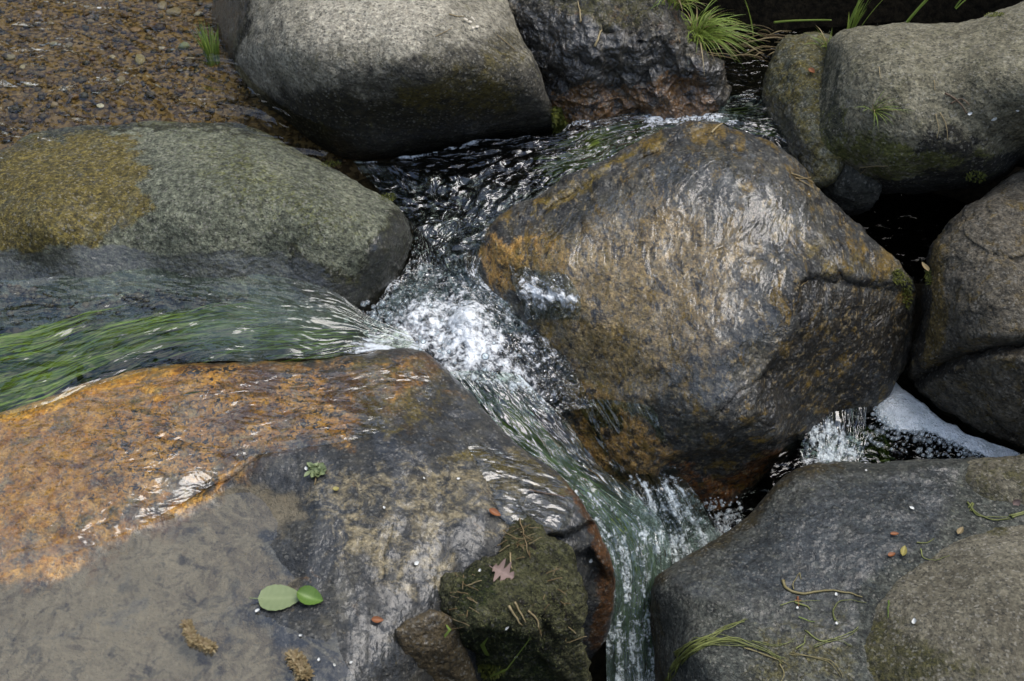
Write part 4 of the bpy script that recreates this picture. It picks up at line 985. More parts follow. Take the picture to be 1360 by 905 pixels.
# ------------------------------------------------------------------ grass
GRASSM = leafy_mat('grass_blade', (.06, .11, .012), (.28, .36, .07), .45, .35)
DRYM = leafy_mat('dry_stalk', (.14, .09, .035), (.34, .27, .14), .6, .2)
def tuft(name, label, root, n, ln, spread, lean=(0, 0, 0), width=.0022, mat=None, droop=.5, cat='grass tuft', group=None, base_r=.006, tones=(.2, 1.0), dead=0):
    C, D = Coll(), Coll()
    root = np.asarray(root, float)
    for k in range(n):
        a = rnd(0, 6.283); s = rnd(0, 1) * spread
        d = np.array([math.cos(a) * s, math.sin(a) * s, 1.0]) + np.asarray(lean, float) * rnd(.6, 1.3); d /= np.linalg.norm(d)
        L = ln * rnd(.45, 1.1); m = 9; p0 = root + np.array([math.cos(a), math.sin(a), 0]) * base_r * rnd(0, 1)
        t = np.linspace(0, 1, m)[:, None]
        side = np.array([d[0], d[1], 0]); side /= np.linalg.norm(side) + 1e-6
        q = p0 + d * t * L + (side * .45 - np.array([0, 0, 1.0])) * (t ** 2) * L * droop * rnd(.4, 1.2)
        (D if k < dead else C).add(ribbon(q, width * rnd(.6, 1.3), fold=.35, twist=rnd(-.8, .8)), rnd(*tones))
    o = C.build(name, mat or GRASSM, label, cat, group, origin=root)
    if dead: D.build("dead_blades", DRYM, origin=root)
    if dead:
        ch = bpy.data.objects[[x.name for x in COL.objects if x.name.startswith('dead_blades')][-1]]
        ch.parent = o; ch.location = (0, 0, 0)
    return o
def on(px, py, lift=0.0, only=None):
    p, n = pick(px, py, only); return np.array(p) + np.array(n) * lift
tuft('grass_tuft', 'thick bright grass tuft hanging off the right shoulder of the rugged wet rock', on(922, 52) + np.array([.01, .01, 0]), 230, .085, 1.2, (.5, -.3, .2), .002, droop=.8, base_r=.028, dead=24)
tuft('grass_tuft', 'grass tuft rooted at the top edge of the rugged wet rock, half dry', on(890, 14) + np.array([.01, .02, 0]), 110, .085, 1.0, (.35, .0, .3), .002, droop=.6, base_r=.026, dead=40)
tuft('grass_tuft', 'sparse upright grass blades behind the left end of the buff boulder', unproj(1130, 46, .10), 22, .10, .35, (.25, .1, .4), .0026, droop=.25, base_r=.012)
tuft('grass_tuft', 'short thin grass caught in the crack between the small leaning stone and the buff boulder', on(1098, 62), 34, .045, .9, (-.3, -.1, .2), .0014, droop=.5, base_r=.012, dead=8)
tuft('grass_sprig', 'spreading grass sprig growing from the face of the long buff boulder', on(1160, 148), 44, .062, 1.5, (.5, -.55, .1), .0013, droop=.35, base_r=.004, tones=(.35, 1.0), dead=5)
tuft('reed_tuft', 'olive reeds standing in the gravel pool against the pale boulder', unproj(283, 84, -.02), 60, .085, .35, (-.12, .35, .3), .0024, droop=.35, base_r=.012, tones=(.0, .6), cat='reeds')
for px, py, lab, ln, lean in [(1000, 48, 'single tall grass blade in front of the black hollow, behind the small leaning stone', .13, (-.3, .1, .6)), (1205, 30, 'long leaning grass blade rising behind the middle of the buff boulder', .11, (.9, .1, .3)), (1270, 12, 'short grass blade leaning out of the dark bank over the buff boulder', .08, (.8, .1, .2))]:
    r0 = unproj(px, py, .0 if px < 1100 else .14)
    tuft('single_grass', lab, r0, 2, ln, .1, lean, .004, droop=.2, base_r=.003, cat='grass blade')
st = np.array([unproj(x, y, z) for x, y, z in catmull([(1028, 30, .03), (1050, 28, .04), (1080, 27, .05), (1104, 27, .06)], 5, False)])
C = Coll(); C.add(tube(st, .0022), .8); C.build('fallen_grass', GRASSM, 'thick pale green stem lying level across the gap behind the small leaning stone', 'stem')
C = Coll()
for k in range(46):          # straw and roots in the shaded inlet
    x, y = rnd(925, 1035), rnd(30, 78); p = unproj(x, y, .004); a = rnd(-.5, .5); L = rnd(.02, .07)
    q = [p + np.array([math.cos(a) * t * L, math.sin(a) * t * L, .006 * math.sin(3 * t)]) for t in np.linspace(0, 1, 6)]
    C.add(tube(np.array(q), rnd(.0005, .0012)), rnd(0, .8))
C.build('plant_litter', DRYM, 'dead straw and roots adrift in the shaded inlet', kind='stuff')

# ------------------------------------------------------------------ moss
MOSSM = leafy_mat('moss_frond', (.035, .045, .006), (.16, .17, .025), .7, .2, 200)
def moss(label, spots, rad, n, ln, only=None):
    C = Coll()
    for k in range(n):
        cx, cy, rx, ry = random.choice(spots)
        a = rnd(0, 6.28); r = math.sqrt(rnd(0, 1)); p, nn = pick(cx + rx * r * math.cos(a), cy + ry * r * math.sin(a), only)
        nn = np.array(nn); p = np.array(p) - nn * .001
        d = nn + np.array([rnd(-.8, .8), rnd(-.8, .8), rnd(-.2, .8)]); d /= np.linalg.norm(d)
        L = ln * rnd(.5, 1.2)
        C.add(ribbon(np.array([p, p + d * L * .5, p + d * L + np.array([0, 0, -.2 * L])]), ln * .32), rnd(0, 1))
    return C.build('moss_clump', MOSSM, label, 'moss')
moss('yellow green moss cushion at the waterline under the right end of the pale boulder', [(740, 156, 9, 14), (745, 166, 8, 9)], 0, 520, .011)
moss('dull green moss fringe on the right hand rim of the big mottled boulder', [(1204, 388, 7, 22), (1192, 368, 8, 10)], 0, 420, .006, ('boulder.005',))
moss('thin mossy fringe along the waterline of the khaki patched boulder, beside the chute', [(515, 262, 12, 6)], 0, 120, .005, ('boulder.001',))
moss('thin mossy fringe on the shoulder of the khaki patched boulder, facing the pale boulder', [(440, 218, 14, 4)], 0, 110, .005, ('boulder.001',))
moss('moss growing at the very foot of the mossy mound', [(650, 892, 22, 10)], 0, 240, .007, ('mossy_mound',))
moss('olive moss crest on the top right of the long buff boulder', [(1316, 20, 18, 3)], 0, 160, .005, ('boulder.003',))
moss('green moss patch low on the buff boulder, above the black hollow', [(1296, 234, 14, 8)], 0, 180, .005)
moss('small tuft of moss hanging on the edge of the cracked brown boulder', [(1234, 368, 5, 12)], 0, 120, .006)

MUDM = leafy_mat('mud_moss', (.05, .055, .016), (.13, .13, .05), .9, .1, 160)
C = Coll()
for k in range(3200):
    x, y = rnd(592, 768), rnd(690, 900)
    if poly_sd(np.array([x]), np.array([y]), [(596, 775), (660, 742), (690, 696), (756, 752), (768, 850), (740, 905), (620, 905), (602, 840)])[0] < 3: continue
    p, nn = pick(x, y, ('mossy_mound',)); nn = np.array(nn); p = np.array(p) - nn * .0008
    d = nn + np.array([rnd(-1, 1), rnd(-1, 1), rnd(-.4, .5)]); d /= np.linalg.norm(d); L = rnd(.0012, .0035)
    C.add(ribbon(np.array([p, p + d * L * .5, p + d * L + np.array([0, 0, -.3 * L])]), L * .4), rnd(0, 1))
mo = C.build('moss_cover', MUDM, parent=None, origin=bpy.data.objects['mossy_mound'].location); mo.parent = bpy.data.objects['mossy_mound']; mo.location = (0, 0, 0); mo['kind'] = 'stuff'
# ------------------------------------------------------------------ leaves
def leaf_mesh(c, ax, nrm, L, W, pts=None, curl=.15, n=17, m=9, shape=None):
    """a leaf blade as a bent sheet with real edge profile"""
    ax = np.asarray(ax, float); nrm = np.asarray(nrm, float); nrm /= np.linalg.norm(nrm)
    ax = ax - nrm * (ax @ nrm); ax /= np.linalg.norm(ax); sd = np.cross(nrm, ax)
    t = np.linspace(0, 1, n); v = np.linspace(-1, 1, m)
    T, Vv = np.meshgrid(t, v, indexing='ij')
    prof = shape(t) if shape else np.sin(np.pi * t ** .8) ** .75
    pr = prof[:, None]
    x = (T - .5) * L; y = Vv * pr * W / 2
    h = curl * W * (np.abs(Vv) ** 1.5 * pr * .5 + .35 * ((T - .5) * 2) ** 2) + .0006 * np.sin(T * 40) * np.abs(Vv)
    P = np.asarray(c) + x[..., None] * ax + y[..., None] * sd + (h + .0015)[..., None] * nrm
    top = P.reshape(-1, 3); bot = top - nrm * .0004
    Fq = grid_quads(n, m)
    tone = (.5 + .35 * np.exp(-(Vv / .1) ** 2) + .15 * np.exp(-(((T * 9 + np.abs(Vv) * 3) % 1 - .5) / .14) ** 2)).ravel()
    V = np.concatenate([top, bot]); k = len(top)
    return (V, np.concatenate([Fq, Fq[:, ::-1] + k])), np.concatenate([tone, tone])
def leaf(px, py, ang, Lp, Wp, label, mat, cat='leaf', curl=.15, shape=None, tilt=(0, 0, 0), stalk=True, lift=.002, name='fallen_leaf', flat=False):
    if Lp < 30: Lp *= .75; Wp *= .75
    p, nn = pick(px, py); p = np.array(p); nn = np.array(nn)
    if flat: p[2] = max(p[2], -.078); nn = np.array([0, 0, 1.0])
    s = np.linalg.norm(p - CAM) / F_PX
    nn = nn + np.asarray(tilt)
    ax = np.array([math.cos(ang), math.sin(ang), 0.0])
    (V, Fq), tone = leaf_mesh(p + nn * lift, ax, nn, Lp * s, Wp * s, curl=curl, shape=shape)
    C = Coll(); C.add((V, Fq), tone)
    o = C.build(name, mat, label, cat, origin=p)
    if stalk:
        C = Coll(); a0 = p - ax * Lp * s * .5 + nn * .004
        C.add(tube(np.array([a0 + ax * Lp * s * .1, a0, a0 - ax * Lp * s * .2 + np.array([0, 0, .002])]), .0009), .9)
        so = C.build('stalk', mat, origin=p); so.parent = o; so.location = (0, 0, 0)
    return o
LEAFP = leafy_mat('pale_leaf', (.12, .16, .065), (.23, .27, .13), .5, .15, 90)
LEAFG = leafy_mat('green_leaf', (.05, .11, .015), (.16, .26, .05), .4, .25, 90)
LEAFB = leafy_mat('brown_leaf', (.14, .09, .07), (.26, .18, .15), .7, .1, 120)
LEAFO = leafy_mat('orange_leaf', (.14, .05, .018), (.30, .11, .035), .5, .2, 120)
LEAFY = leafy_mat('yellow_leaf', (.20, .17, .04), (.36, .31, .10), .5, .2, 120)
leaf(372, 797, .05, 56, 42, 'pale green oval leaf floating underside up on the shallow slab pool', LEAFP, shape=lambda t: np.clip(np.sin(np.pi * np.clip(t, 0, 1) ** .75), 0, 1) ** .6, flat=True, curl=.08)
leaf(411, 796, -.25, 36, 27, 'dark green curled leaf tucked against the pale oval leaf', LEAFG, curl=.45, tilt=(.2, -.2, 0), stalk=False, flat=True)
oak = lambda t: np.clip(np.sin(np.pi * t ** .8) ** .7 * (.68 + .42 * np.cos(t * 2 * np.pi * 3.3)), .05, 1)
leaf(668, 762, -.5, 30, 36, 'pinkish brown lobed oak leaf lying on the mossy mound', LEAFB, shape=oak, curl=.2, lift=.003)
leaf(500, 825, .1, 22, 12, 'rusty curled leaf scrap on the blue-black part of the slab, near its front', LEAFO, curl=.4, stalk=False)
leaf(656, 683, -.4, 24, 13, 'bright orange leaf scrap by the little water step on the slab', LEAFO, curl=.4, stalk=False)
leaf(446, 652, .4, 12, 10, 'tiny yellow leaf on the slab beside the dried blossom', LEAFY, curl=.3, stalk=False)
leaf(1199, 735, 1.2, 26, 11, 'yellow curled leaf lying on the blue-grey boulder near the dry hump', LEAFY, curl=.6, stalk=False)
leaf(1184, 739, .3, 14, 9, 'reddish leaf scrap beside the yellow curled leaf', LEAFO, curl=.4, stalk=False)
leaf(1187, 711, .1, 16, 7, 'thin red leaf scrap on the upper part of the blue-grey boulder', LEAFO, curl=.4, stalk=False)
leaf(1275, 708, .9, 20, 10, 'buff curled leaf at the back rim of the dry hump', DRYM, curl=.6, stalk=False)
leaf(1350, 666, .9, 14, 12, 'dark brown leaf on the little dry rock edge under the foam', LEAFB, curl=.5, stalk=False)
leaf(1078, 97, -1, 14, 10, 'dry brown leaf stuck between the small leaning stone and the buff boulder', LEAFO, curl=.6, stalk=False)
leaf(1228, 358, 1.8, 26, 9, 'curved straw coloured leaf edge hanging at the black gap', DRYM, curl=.7, stalk=False)
# dried blossom on the slab
p = on(420, 628); C = Coll()
for k in range(22):
    a = rnd(0, 6.28); q = p + np.array([math.cos(a), math.sin(a), 0]) * rnd(.001, .014) + np.array([0, 0, .002])
    (V, Fq), tone = leaf_mesh(q, (math.cos(a), math.sin(a), .3), (rnd(-.5, .5), rnd(-.5, .5), 1), .012, .008, n=7, m=5, curl=.5); C.add((V, Fq), tone)
o = C.build('blossom', LEAFP, 'small pale dried blossom cluster on the dark part of the slab', 'blossom', origin=p)
C = Coll(); C.add(tube(np.array([p + [0, -.004, .003], p + [.001, -.014, .002], p + [.0, -.022, .001]]), .0012), .3); so = C.build('stalk', DRYM, origin=p); so.parent = o; so.location = (0, 0, 0)

# ------------------------------------------------------------------ catkins
def catkin(pts, r, label, tilt=0):
    L = pts_px(pts, .004, n=8); C = Coll()
    L[:, 2] = np.maximum(L[:, 2], -.078)
    for k in range(int(260)):
        i = random.randrange(len(L)); a = rnd(0, 6.28); d = np.array([math.cos(a), math.sin(a), rnd(-.2, 1)]); d /= np.linalg.norm(d)
        b = L[i] + np.array([rnd(-1, 1), rnd(-1, 1), 0]) * .002
        C.add(ribbon(np.array([b, b + d * r * .6, b + d * r + np.array([0, 0, -.001])]), r * .35), rnd(0, .8))
    C.add(tube(L, r * .45), .25)
    C.build('catkin', DRYM, label, 'catkin')
catkin([(252, 842), (256, 856), (262, 864)], .0085, 'shaggy brown catkin lying in the slab pool, upright half of the bent pair')
catkin([(262, 864), (274, 868), (284, 872)], .0085, 'shaggy brown catkin lying in the slab pool, lower half of the bent pair')
catkin([(392, 880), (400, 890), (406, 902)], .012, 'plump brown catkin at the bottom edge of the slab')

# ------------------------------------------------------------------ straw, twigs, needles
TWIGM = plain_mat('twig_bark', (.06, .035, .02), (.16, .10, .06))
def stick(name, pts, r, label, mat=None, cat='twig', group=None, lift=.002, tone=.5, taper=.5):
    C = Coll(); C.add(tube(pts_px(pts, lift, n=5), r, taper=taper), tone)
    return C.build(name, mat or TWIGM, label, cat, group)
stick('twig', [(702, 652), (724, 657), (750, 661)], .0016, 'thin brown twig on the wet right shoulder of the slab')
stick('straw', [(676, 806), (692, 830)], .0017, 'pale broken straw on the mossy mound, left one of the pair below the oak leaf', DRYM, 'straw', tone=.9)
stick('straw', [(682, 800), (698, 826)], .0015, 'pale broken straw on the mossy mound, right one of the pair below the oak leaf', DRYM, 'straw', tone=.8)
stick('straw', [(700, 812), (712, 824), (716, 842)], .0014, 'bent straw on the mossy mound beside the pair of broken straws', DRYM, 'straw', tone=.6)
stick('straw', [(676, 735), (679, 756)], .0014, 'short pale straw standing above the oak leaf on the mound', DRYM, 'straw', tone=.8)
stick('straw', [(690, 690), (696, 712), (702, 740)], .0011, 'dry stalk on the pointed top of the mossy mound', DRYM, 'straw', tone=.3)
C = Coll(); C.add(ribbon(np.array([on(655, 893, .012), on(668, 872, .02), on(684, 850, .02), on(700, 831, .012)]), .0045, fold=.4), .9); C.build('single_grass', GRASSM, 'bright green grass blade leaning across the foot of the mossy mound', 'grass blade')
C = Coll(); C.add(ribbon(np.array([on(646, 868, .004), on(646, 855, .006), on(648, 842, .004)]), .006, fold=.3), .6); C.build('single_grass', GRASSM, 'short broad green blade stuck to the front of the mossy mound', 'grass blade')
C = Coll(); C.add(ribbon(np.array([on(588, 846, .004), on(592, 832, .012), on(596, 815, .018)]), .004, fold=.3), .6); C.build('single_grass', GRASSM, 'short upright green blade between the slab and the tilted brown stone', 'grass blade')
litter = [('needle', [(1248, 150), (1256, 166), (1258, 186)], .0009, 'long bent pine needle on the buff boulder, right of the grass sprig'), ('needle', [(1242, 152), (1246, 170), (1244, 184)], .0008, 'thin needle beside the long bent one on the buff boulder'),
          ('twig', [(1255, 124), (1272, 134), (1284, 150)], .0014, 'forked brown twig scrap on the buff boulder below its top'), ('twig', [(1262, 138), (1278, 132), (1288, 140)], .001, 'small crossing twig scrap on the buff boulder'),
          ('straw', [(1240, 108), (1242, 122)], .0009, 'tiny upright straw on the buff boulder above the forked twig'), ('straw', [(1142, 222), (1160, 220), (1180, 220)], .001, 'pale straw at the lower edge of the buff boulder above the angular block'),
          ('straw', [(1142, 232), (1150, 224)], .0009, 'short straw end beside the pale straw over the angular block'), ('straw', [(1168, 90), (1170, 106)], .0009, 'reddish straw on the buff boulder above the grass sprig'),
          ('straw', [(1050, 232), (1064, 236), (1080, 244)], .0013, 'upper straw of the three beside the angular block, on the mottled boulder'), ('straw', [(1056, 238), (1070, 238), (1078, 236)], .0011, 'middle straw of the three beside the angular block, on the mottled boulder'), ('straw', [(1060, 240), (1074, 248), (1080, 252)], .0011, 'lowest straw of the three beside the angular block, on the mottled boulder'),
          ('straw', [(596, 20), (606, 23), (616, 23)], .0011, 'pale straw on the sunlit top of the pale boulder'), ('straw', [(660, 48), (672, 58), (684, 68)], .0009, 'thin straw on the right shoulder of the pale boulder'), ('straw', [(578, 50), (590, 44), (600, 38)], .0008, 'faint straw left of the seed husks on the pale boulder'),
          ('straw', [(790, 62), (794, 50), (798, 40)], .002, 'tan stalk standing against the rugged wet rock'), ('straw', [(772, 30), (770, 14), (768, 2)], .0016, 'tall tan stalk near the top of the rugged wet rock'),
          ('straw', [(945, 178), (955, 168), (968, 162)], .0018, 'yellow green stalk at the top of the mottled boulder by the inlet'), ('straw', [(1062, 380), (1072, 372)], .0008, 'tiny straw on the mottled boulder where its colour turns near black')]
for nm, pt, r, lab in litter: stick(nm, pt, r, lab, DRYM if nm != 'twig' else TWIGM, nm, tone=rnd(.4, .95))
C = Coll()
for k in range(90):          # roots and straw matted into the rim of the mound
    if k % 3 and k < 50: continue
    if k < 50: x, y = rnd(596, 632), rnd(765, 840)
    elif k < 75: x, y = random.gauss(690, 12), rnd(700, 745)
    else: x, y = rnd(700, 765), rnd(745, 850)
    p, nn = pick(x, y); p = np.array(p) + np.array(nn) * .002; a = rnd(-1.9, .4); L = rnd(.008, .03)
    q = [p + np.array([math.cos(a) * t * L, math.sin(a) * t * L, .004 * math.sin(3 * t) + rnd(0, .001)]) for t in np.linspace(-.5, .5, 6)]
    C.add(tube(np.array(q), rnd(.0004, .001), 5), rnd(0, .7))
C.build('plant_litter', DRYM, 'roots and straw matted into the rim of the mossy mound', kind='stuff')
# seed husks on the pale boulder
for k, (x, y, a) in enumerate([(617, 28, .3), (623, 31, .5), (626, 27, -.2), (627, 40, 1.2), (633, 38, .9)]):
    leaf(x, y, a, 9, 5, 'pale seed husk in the little cluster on the sunlit pale boulder', plain_mat('husk', (.5, .45, .36), (.65, .6, .5)) if k == 0 else bpy.data.materials['husk'], 'seed husk', .5, stalk=False, name='seed_husk')
    list(COL.objects)[-1]['group'] = 'seed husks on the pale boulder'
# white petals scattered by the wind
PETALM = plain_mat('white_petal', (.5, .5, .46), (.72, .72, .68), .5)
PET = [(343, 813, 9, 'white petal on the slab pool just under the pale oval leaf'), (510, 676, 6, None), (608, 638, 7, 'white petal on the slab beside the yellow stain near the middle'), (562, 637, 5, None), (553, 749, 10, 'white crumpled petal left of the mossy mound, on the slab'), (639, 760, 8, 'white petal on the mossy mound, left of the oak leaf'), (671, 832, 9, 'white petal on the dark front of the mossy mound'),
       (684, 870, 7, 'pale petal low on the mound beside the green blade'), (765, 655, 7, 'white bead of foam at the lip of the slab by the twig'), (784, 743, 9, 'white petal on the brown rim of the slab above the slot'), (466, 881, 6, None), (443, 884, 6, None), (424, 878, 7, None), (400, 845, 6, None), (352, 602, 5, None), (407, 624, 8, 'white petal beside the dried blossom on the slab'),
       (1111, 791, 7, 'white petal at the end of the curved stem on the blue-grey boulder'), (1111, 830, 7, 'white petal below the curved stem on the blue-grey boulder'), (1059, 809, 6, 'white petal under the orange knot of weed'), (1216, 827, 12, 'white caterpillar-like husk on the dry hump'), (1288, 150, 8, 'white petal on the buff boulder right of the forked twig'), (1319, 156, 10, 'long white petal on the buff boulder towards its right end'), (1352, 145, 6, None), (1150, 627, 5, None), (1210, 677, 9, None), (1072, 259, 4, None)]
for x, y, s, lab in PET:
    leaf(x, y, rnd(0, 3), s, s * .7, lab or 'tiny white petal fleck lying on bare wet or dry stone', PETALM, 'petal', .6, stalk=False, name='petal', lift=.001)
    list(COL.objects)[-1]['group'] = 'white petals scattered over the stones'

# ------------------------------------------------------------------ weed strands stranded on the blue-grey boulder
STRANDM = leafy_mat('stranded_weed', (.09, .10, .02), (.25, .27, .08), .5, .2)
STRANDT = leafy_mat('tan_weed', (.16, .13, .05), (.30, .25, .11), .5, .2)
def strands(label, lines, mat=None, r=.0013, n=1, jit=0, name='weed_strand'):
    C = Coll()
    for ln in lines:
        for k in range(n):
            q = [(x + rnd(-jit, jit), y + rnd(-jit, jit)) for x, y in ln]
            L_ = pts_px(q, .001 + .0015 * rnd(0, 1), n=8); L_ = L_ + .0022 * np.stack([fbm(L_ + 9 * k, 55, 3, k), fbm(L_ + 5 * k, 55, 3, k + 5), 0 * L_[:, 0]], -1)
            C.add(tube(L_, r * rnd(.4, .9), 5, .35), rnd(.1, 1))
    return C.build(name, mat or STRANDM, label, 'water weed', 'weed strands stranded on the blue-grey boulder')
strands('long green weed skein draped over the left corner of the blue-grey boulder', [[(888, 906), (896, 888), (912, 868), (935, 857), (965, 855), (1000, 860)], [(895, 890), (915, 862), (945, 845), (968, 835), (988, 826)], [(905, 880), (930, 860), (970, 852), (1010, 862), (1040, 878)], [(900, 870), (925, 852), (950, 848), (985, 850)]], n=5, jit=4, r=.0014)
strands('curved tan stem lying across the middle of the blue-grey boulder', [[(1040, 772), (1046, 784), (1066, 789), (1095, 785), (1125, 788), (1145, 794)]], STRANDT, .003)
strands('short hooked tan stem above the curved stem', [[(1054, 784), (1054, 774), (1061, 762)], [(1061, 762), (1064, 770)]], STRANDT, .0022)
strands('green weed cross with an orange middle, below the curved stem', [[(1036, 805), (1058, 800), (1090, 799)], [(1056, 802), (1070, 806), (1076, 811)]], STRANDM, .0018)
strands('orange knot of root at the middle of the green weed cross', [[(1059, 794), (1060, 806)], [(1056, 799), (1064, 798)]], LEAFO, .002)
strands('loose green loop beside the dry hump', [[(1108, 826), (1106, 812), (1116, 800), (1132, 798), (1150, 802)], [(1106, 820), (1114, 830)]], STRANDM, .0013)
strands('small blue-green blade near the middle of the blue-grey boulder', [[(1062, 820), (1072, 826), (1082, 828)]], GRASSM, .0013)
strands('tangle of thin pale strands at the foot of the dry hump', [[(1070, 838), (1090, 850), (1120, 846), (1140, 835)], [(1060, 865), (1068, 855), (1070, 848)], [(1080, 858), (1110, 852), (1130, 860)], [(1000, 850), (1030, 856), (1060, 850)]], STRANDM, .0010, 2, 3)
strands('green strand curling out of the crease by the dry hump', [[(1218, 722), (1230, 722), (1240, 716)], [(1222, 730), (1226, 742), (1244, 746)], [(1244, 746), (1262, 738)]], STRANDM, .0016)
strands('yellow green weed frond at the right rim, under the little brown rock', [[(1286, 670), (1300, 684), (1320, 690), (1342, 688)], [(1290, 668), (1288, 678)], [(1342, 688), (1364, 680)]], STRANDM, .002, 3, 3)
strands('short green blade lying on the left flank of the dry hump', [[(1182, 800), (1181, 812), (1180, 822)]], GRASSM, .0018)
strands('thin tan strands trailing down the front of the blue-grey boulder', [[(1036, 880), (1040, 895), (1036, 910)], [(1050, 870), (1100, 880), (1120, 900)], [(990, 862), (1020, 872), (1046, 882)]], STRANDT, .0009, 2, 3)

# ------------------------------------------------------------------ white foam raft, droplets, bubbles
fm = NT('white_foam'); P = fm.obj
vo = fm.vor(P, 420).outputs['Distance']; nz = fm.noise(P, 60, 4, .6)
fcol = fm.mix(fm.smooth(nz, .3, .7), (.60, .64, .63), (.84, .86, .85))
fcol = fm.mix(fm.smooth(fm.noise(P, 230, 2, .5), .69, .75), fcol, (.12, .12, .1))
FOAMM = fm.surface(fm.n('BsdfPrincipled', {'Base Color': fcol, 'Roughness': .95, 'Specular IOR Level': .1, 'Normal': fm.bump(vo, .0016, 1.0, fm.bump(nz, .010))}).outputs[0])
boulder('foam_raft', 'smooth white raft of foam trapped against the cracked brown boulder', 'foam',
        [(1166, 512, -.283), (1180, 503, -.283), (1200, 516, -.283), (1232, 540, -.283), (1270, 566, -.283), (1310, 590, -.283), (1350, 604, -.283), (1348, 611, -.286), (1318, 612, -.286), (1296, 603, -.286), (1262, 588, -.286), (1236, 577, -.286), (1208, 573, -.286), (1186, 570, -.286), (1170, 556, -.286), (1160, 535, -.285)],
        [(1188, 532, -.276), (1215, 553, -.276), (1255, 574, -.278), (1300, 596, -.281)], N=140, rw=5, rd=.006, thick=.012, seed=40, amp=(.003, .0016, .0006), mat=FOAMM, warp=4, jag=4)

def bead_mat(name, white):
    m = NT(name)
    gl = m.n('BsdfGlossy', {'Color': (1, 1, 1), 'Roughness': .05}).outputs[0]
    tr = m.n('BsdfTransparent', {0: (.9, .95, .95)}).outputs[0]
    fr = m.math('MULTIPLY', m.n('Fresnel', {'IOR': 1.4}).outputs[0], 1.6, clamp=True)
    sh = m.n('MixShader', {0: fr, 1: tr, 2: gl}).outputs[0]
    if white: sh = m.n('MixShader', {0: white, 1: sh, 2: m.n('BsdfDiffuse', {0: (.8, .84, .86)}).outputs[0]}).outputs[0]
    return m.surface(sh)
BUBM = bead_mat('froth_bubble', .25)
CLEARB = bead_mat('clear_bubble', .1)
def beads(name, label, mat, gen, n):
    Vs, Fs, k = [], [], 0
    for _ in range(n):
        p, r = gen()
        V, Fq = ICO1 if r < .0025 else ICO2
        Vs.append(V * r * np.array([1, 1, .8]) + p); Fs.append(Fq + k); k += len(V)
    o = mesh_obj(name, np.concatenate(Vs), np.concatenate(Fs), mat)
    o['kind'] = 'stuff'; o['label'] = label
def g_basin():
    while True:
        u, v = random.betavariate(2, 2), random.betavariate(2, 2.2)
        p = S_basin.at(np.array([u]), np.array([v]))[0]
        x, y = proj(p)
        if poly_sd(np.array([x]), np.array([y]), [(480, 455), (560, 395), (630, 380), (665, 430), (700, 485), (735, 525), (640, 508), (590, 495)])[0] < rnd(-14, 10): continue
        h = .028 * math.exp(-((x - 622) ** 2 + (y - 432) ** 2) / 484)
        return p + np.array([0, 0, h + rnd(-.001, .006) + (rnd(0, .03) if random.random() < .08 else 0)]), float(np.clip(random.lognormvariate(math.log(.0009), .5), .0005, .003))
def g_big():
    if random.random() < .55: x, y, z = random.gauss(528, 26), random.gauss(408, 14), -.108
    else: x, y, z = random.gauss(600, 40), random.gauss(455, 22), -.098
    return unproj(x, y, z + rnd(-.004, .004)), float(np.clip(random.lognormvariate(math.log(.0026), .45), .001, .0065))
beads('clear_bubbles', 'larger glassy bubbles gathered under the tip of the khaki patched boulder and round the foam', CLEARB, g_big, 90)
def g_raft():
    t = rnd(0, 1); L = arc_eval(catmull([(1166, 512), (1160, 535), (1170, 556), (1186, 570), (1208, 573), (1236, 577), (1262, 588), (1296, 603), (1330, 612)], 8, False).astype(float), np.array([t]), False)[0]
    return unproj(L[0] + random.gauss(0, 3), L[1] + random.gauss(1, 3), -.283 + rnd(-.003, .003)), float(np.clip(random.lognormvariate(math.log(.0013), .5), .0005, .004))
beads('froth_bubbles', 'small white bubbles breaking off the edge of the foam raft', BUBM, g_raft, 420)
def g_fall():
    u = rnd(.55, 1); v = rnd(0, 1); p = S_veil.at(np.array([u]), np.array([v]))[0]
    return p + np.array([rnd(-.01, .01), rnd(-.012, .01), rnd(0, .016)]), float(np.clip(random.lognormvariate(math.log(.0011), .5), .0005, .004))
beads('water_drops', 'drops thrown up where the veil meets the slot', CLEARB, g_fall, 260)
beads('froth_bubbles', 'white froth bubbles in the basin where the two currents meet', BUBM, g_basin, 350)
def g_chute():
    u, v = rnd(.5, 1), rnd(.0, .8); p = S_chute.at(np.array([u]), np.array([v]))[0]
    return p + np.array([0, 0, rnd(0, .006)]), float(np.clip(random.lognormvariate(math.log(.0014), .5), .0006, .004))
beads('clear_bubbles', 'clear bubbles on the dark chute water', CLEARB, g_chute, 200)
def g_right():
    x, y = rnd(1150, 1330), 0; y = 572 + (x - 1170) * .22 + rnd(-6, 22)
    return unproj(x, min(y, 616), -.286), float(np.clip(random.lognormvariate(math.log(.0022), .5), .0008, .006))
beads('clear_bubbles', 'row of glassy bubbles along the front of the foam raft', CLEARB, g_right, 170)
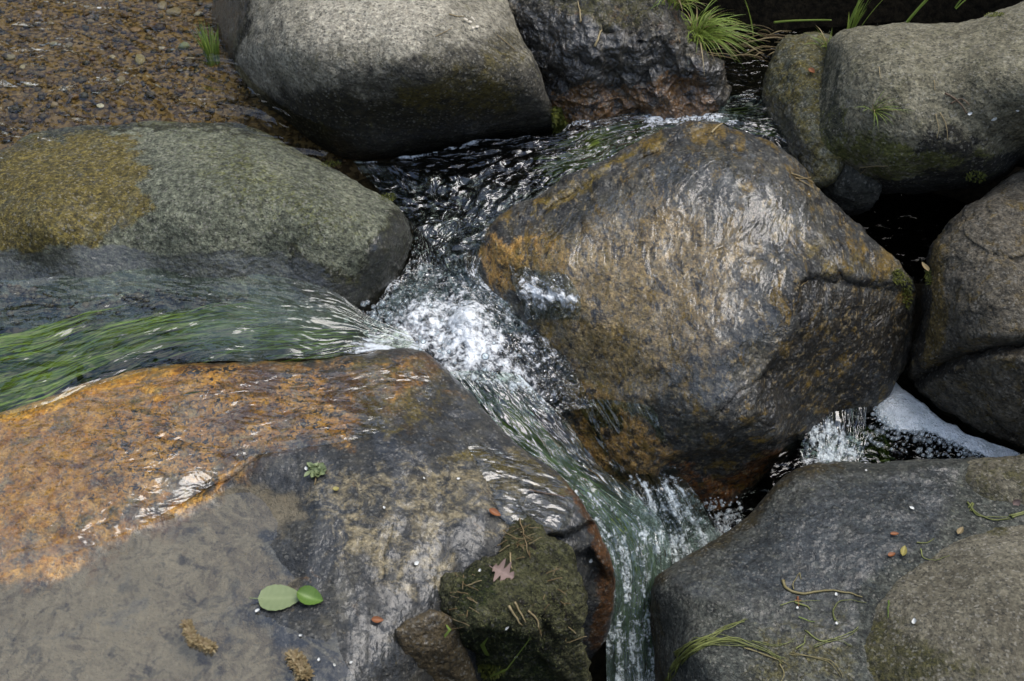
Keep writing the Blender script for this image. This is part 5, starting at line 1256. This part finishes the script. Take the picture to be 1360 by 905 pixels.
def g_slot():
    x, y = rnd(905, 985), rnd(660, 745)
    return unproj(x, y, -.36 + rnd(0, .02)), float(np.clip(random.lognormvariate(math.log(.0018), .5), .0006, .006))
beads('water_drops', 'splashing drops in the dark corner behind the veil of water', BUBM, g_slot, 260)
def g_left():
    x, y = rnd(470, 560), 0; y = 430 - (x - 480) * .6 + rnd(-16, 22)
    p, n = pick(x, y); return unproj(x, y, -.112), float(np.clip(random.lognormvariate(math.log(.0018), .5), .0007, .005))
beads('clear_bubbles', 'cluster of clear bubbles under the tip of the khaki patched boulder', CLEARB, g_left, 160)
# ------------------------------------------------------------------ unseen ring of trees, added for dark reflections and to shape the light
def wood():
    r = np.random.default_rng(5)
    Vs, Fs, T, n = [], [], [], 0
    cl = []
    for k in range(620):
        az = r.uniform(-180, 180); d = r.uniform(6, 12)
        el = 33 + 11 * math.sin(R(az * 5) + 1) + 8 * math.sin(R(az * 13)) + 5 * math.sin(R(az * 29) + 2)
        if abs(az) > 95: el -= 20  # crowns lowered on this side to let light onto the front faces
        z = r.uniform(.4, max(1, d * math.tan(R(max(12, el))))); s = r.uniform(.45, 1.1)
        cl.append((d * math.sin(R(az)), d * math.cos(R(az)), z, s))
    for (x, y, z, s) in cl:
        m = 130
        p = r.normal(0, .45, (m, 3)) * s + np.array([x, y, z])
        a = r.normal(0, 1, (m, 3)); a /= np.linalg.norm(a, axis=1, keepdims=True)
        b = np.cross(a, r.normal(0, 1, (m, 3))); b /= np.linalg.norm(b, axis=1, keepdims=True)
        L = r.uniform(.08, .2, (m, 1))
        V = np.stack([p - a * L, p + b * L * .5, p + a * L, p - b * L * .5], 1).reshape(-1, 3)
        Vs.append(V); Fs.append(np.arange(len(V)).reshape(-1, 4) + n); n += len(V); T.append(np.repeat(r.uniform(0, 1, m), 4))
    o = mesh_obj('added_woodland', np.concatenate(Vs), np.concatenate(Fs), leafy_mat('wood_leaf', (.02, .035, .008), (.06, .09, .02), .6, .3, 5), {'tone': np.concatenate(T)}, smooth=False)
    o['kind'] = 'stuff'; o['label'] = 'unseen ring of leafy wood added for dark reflections and shade'
wood()
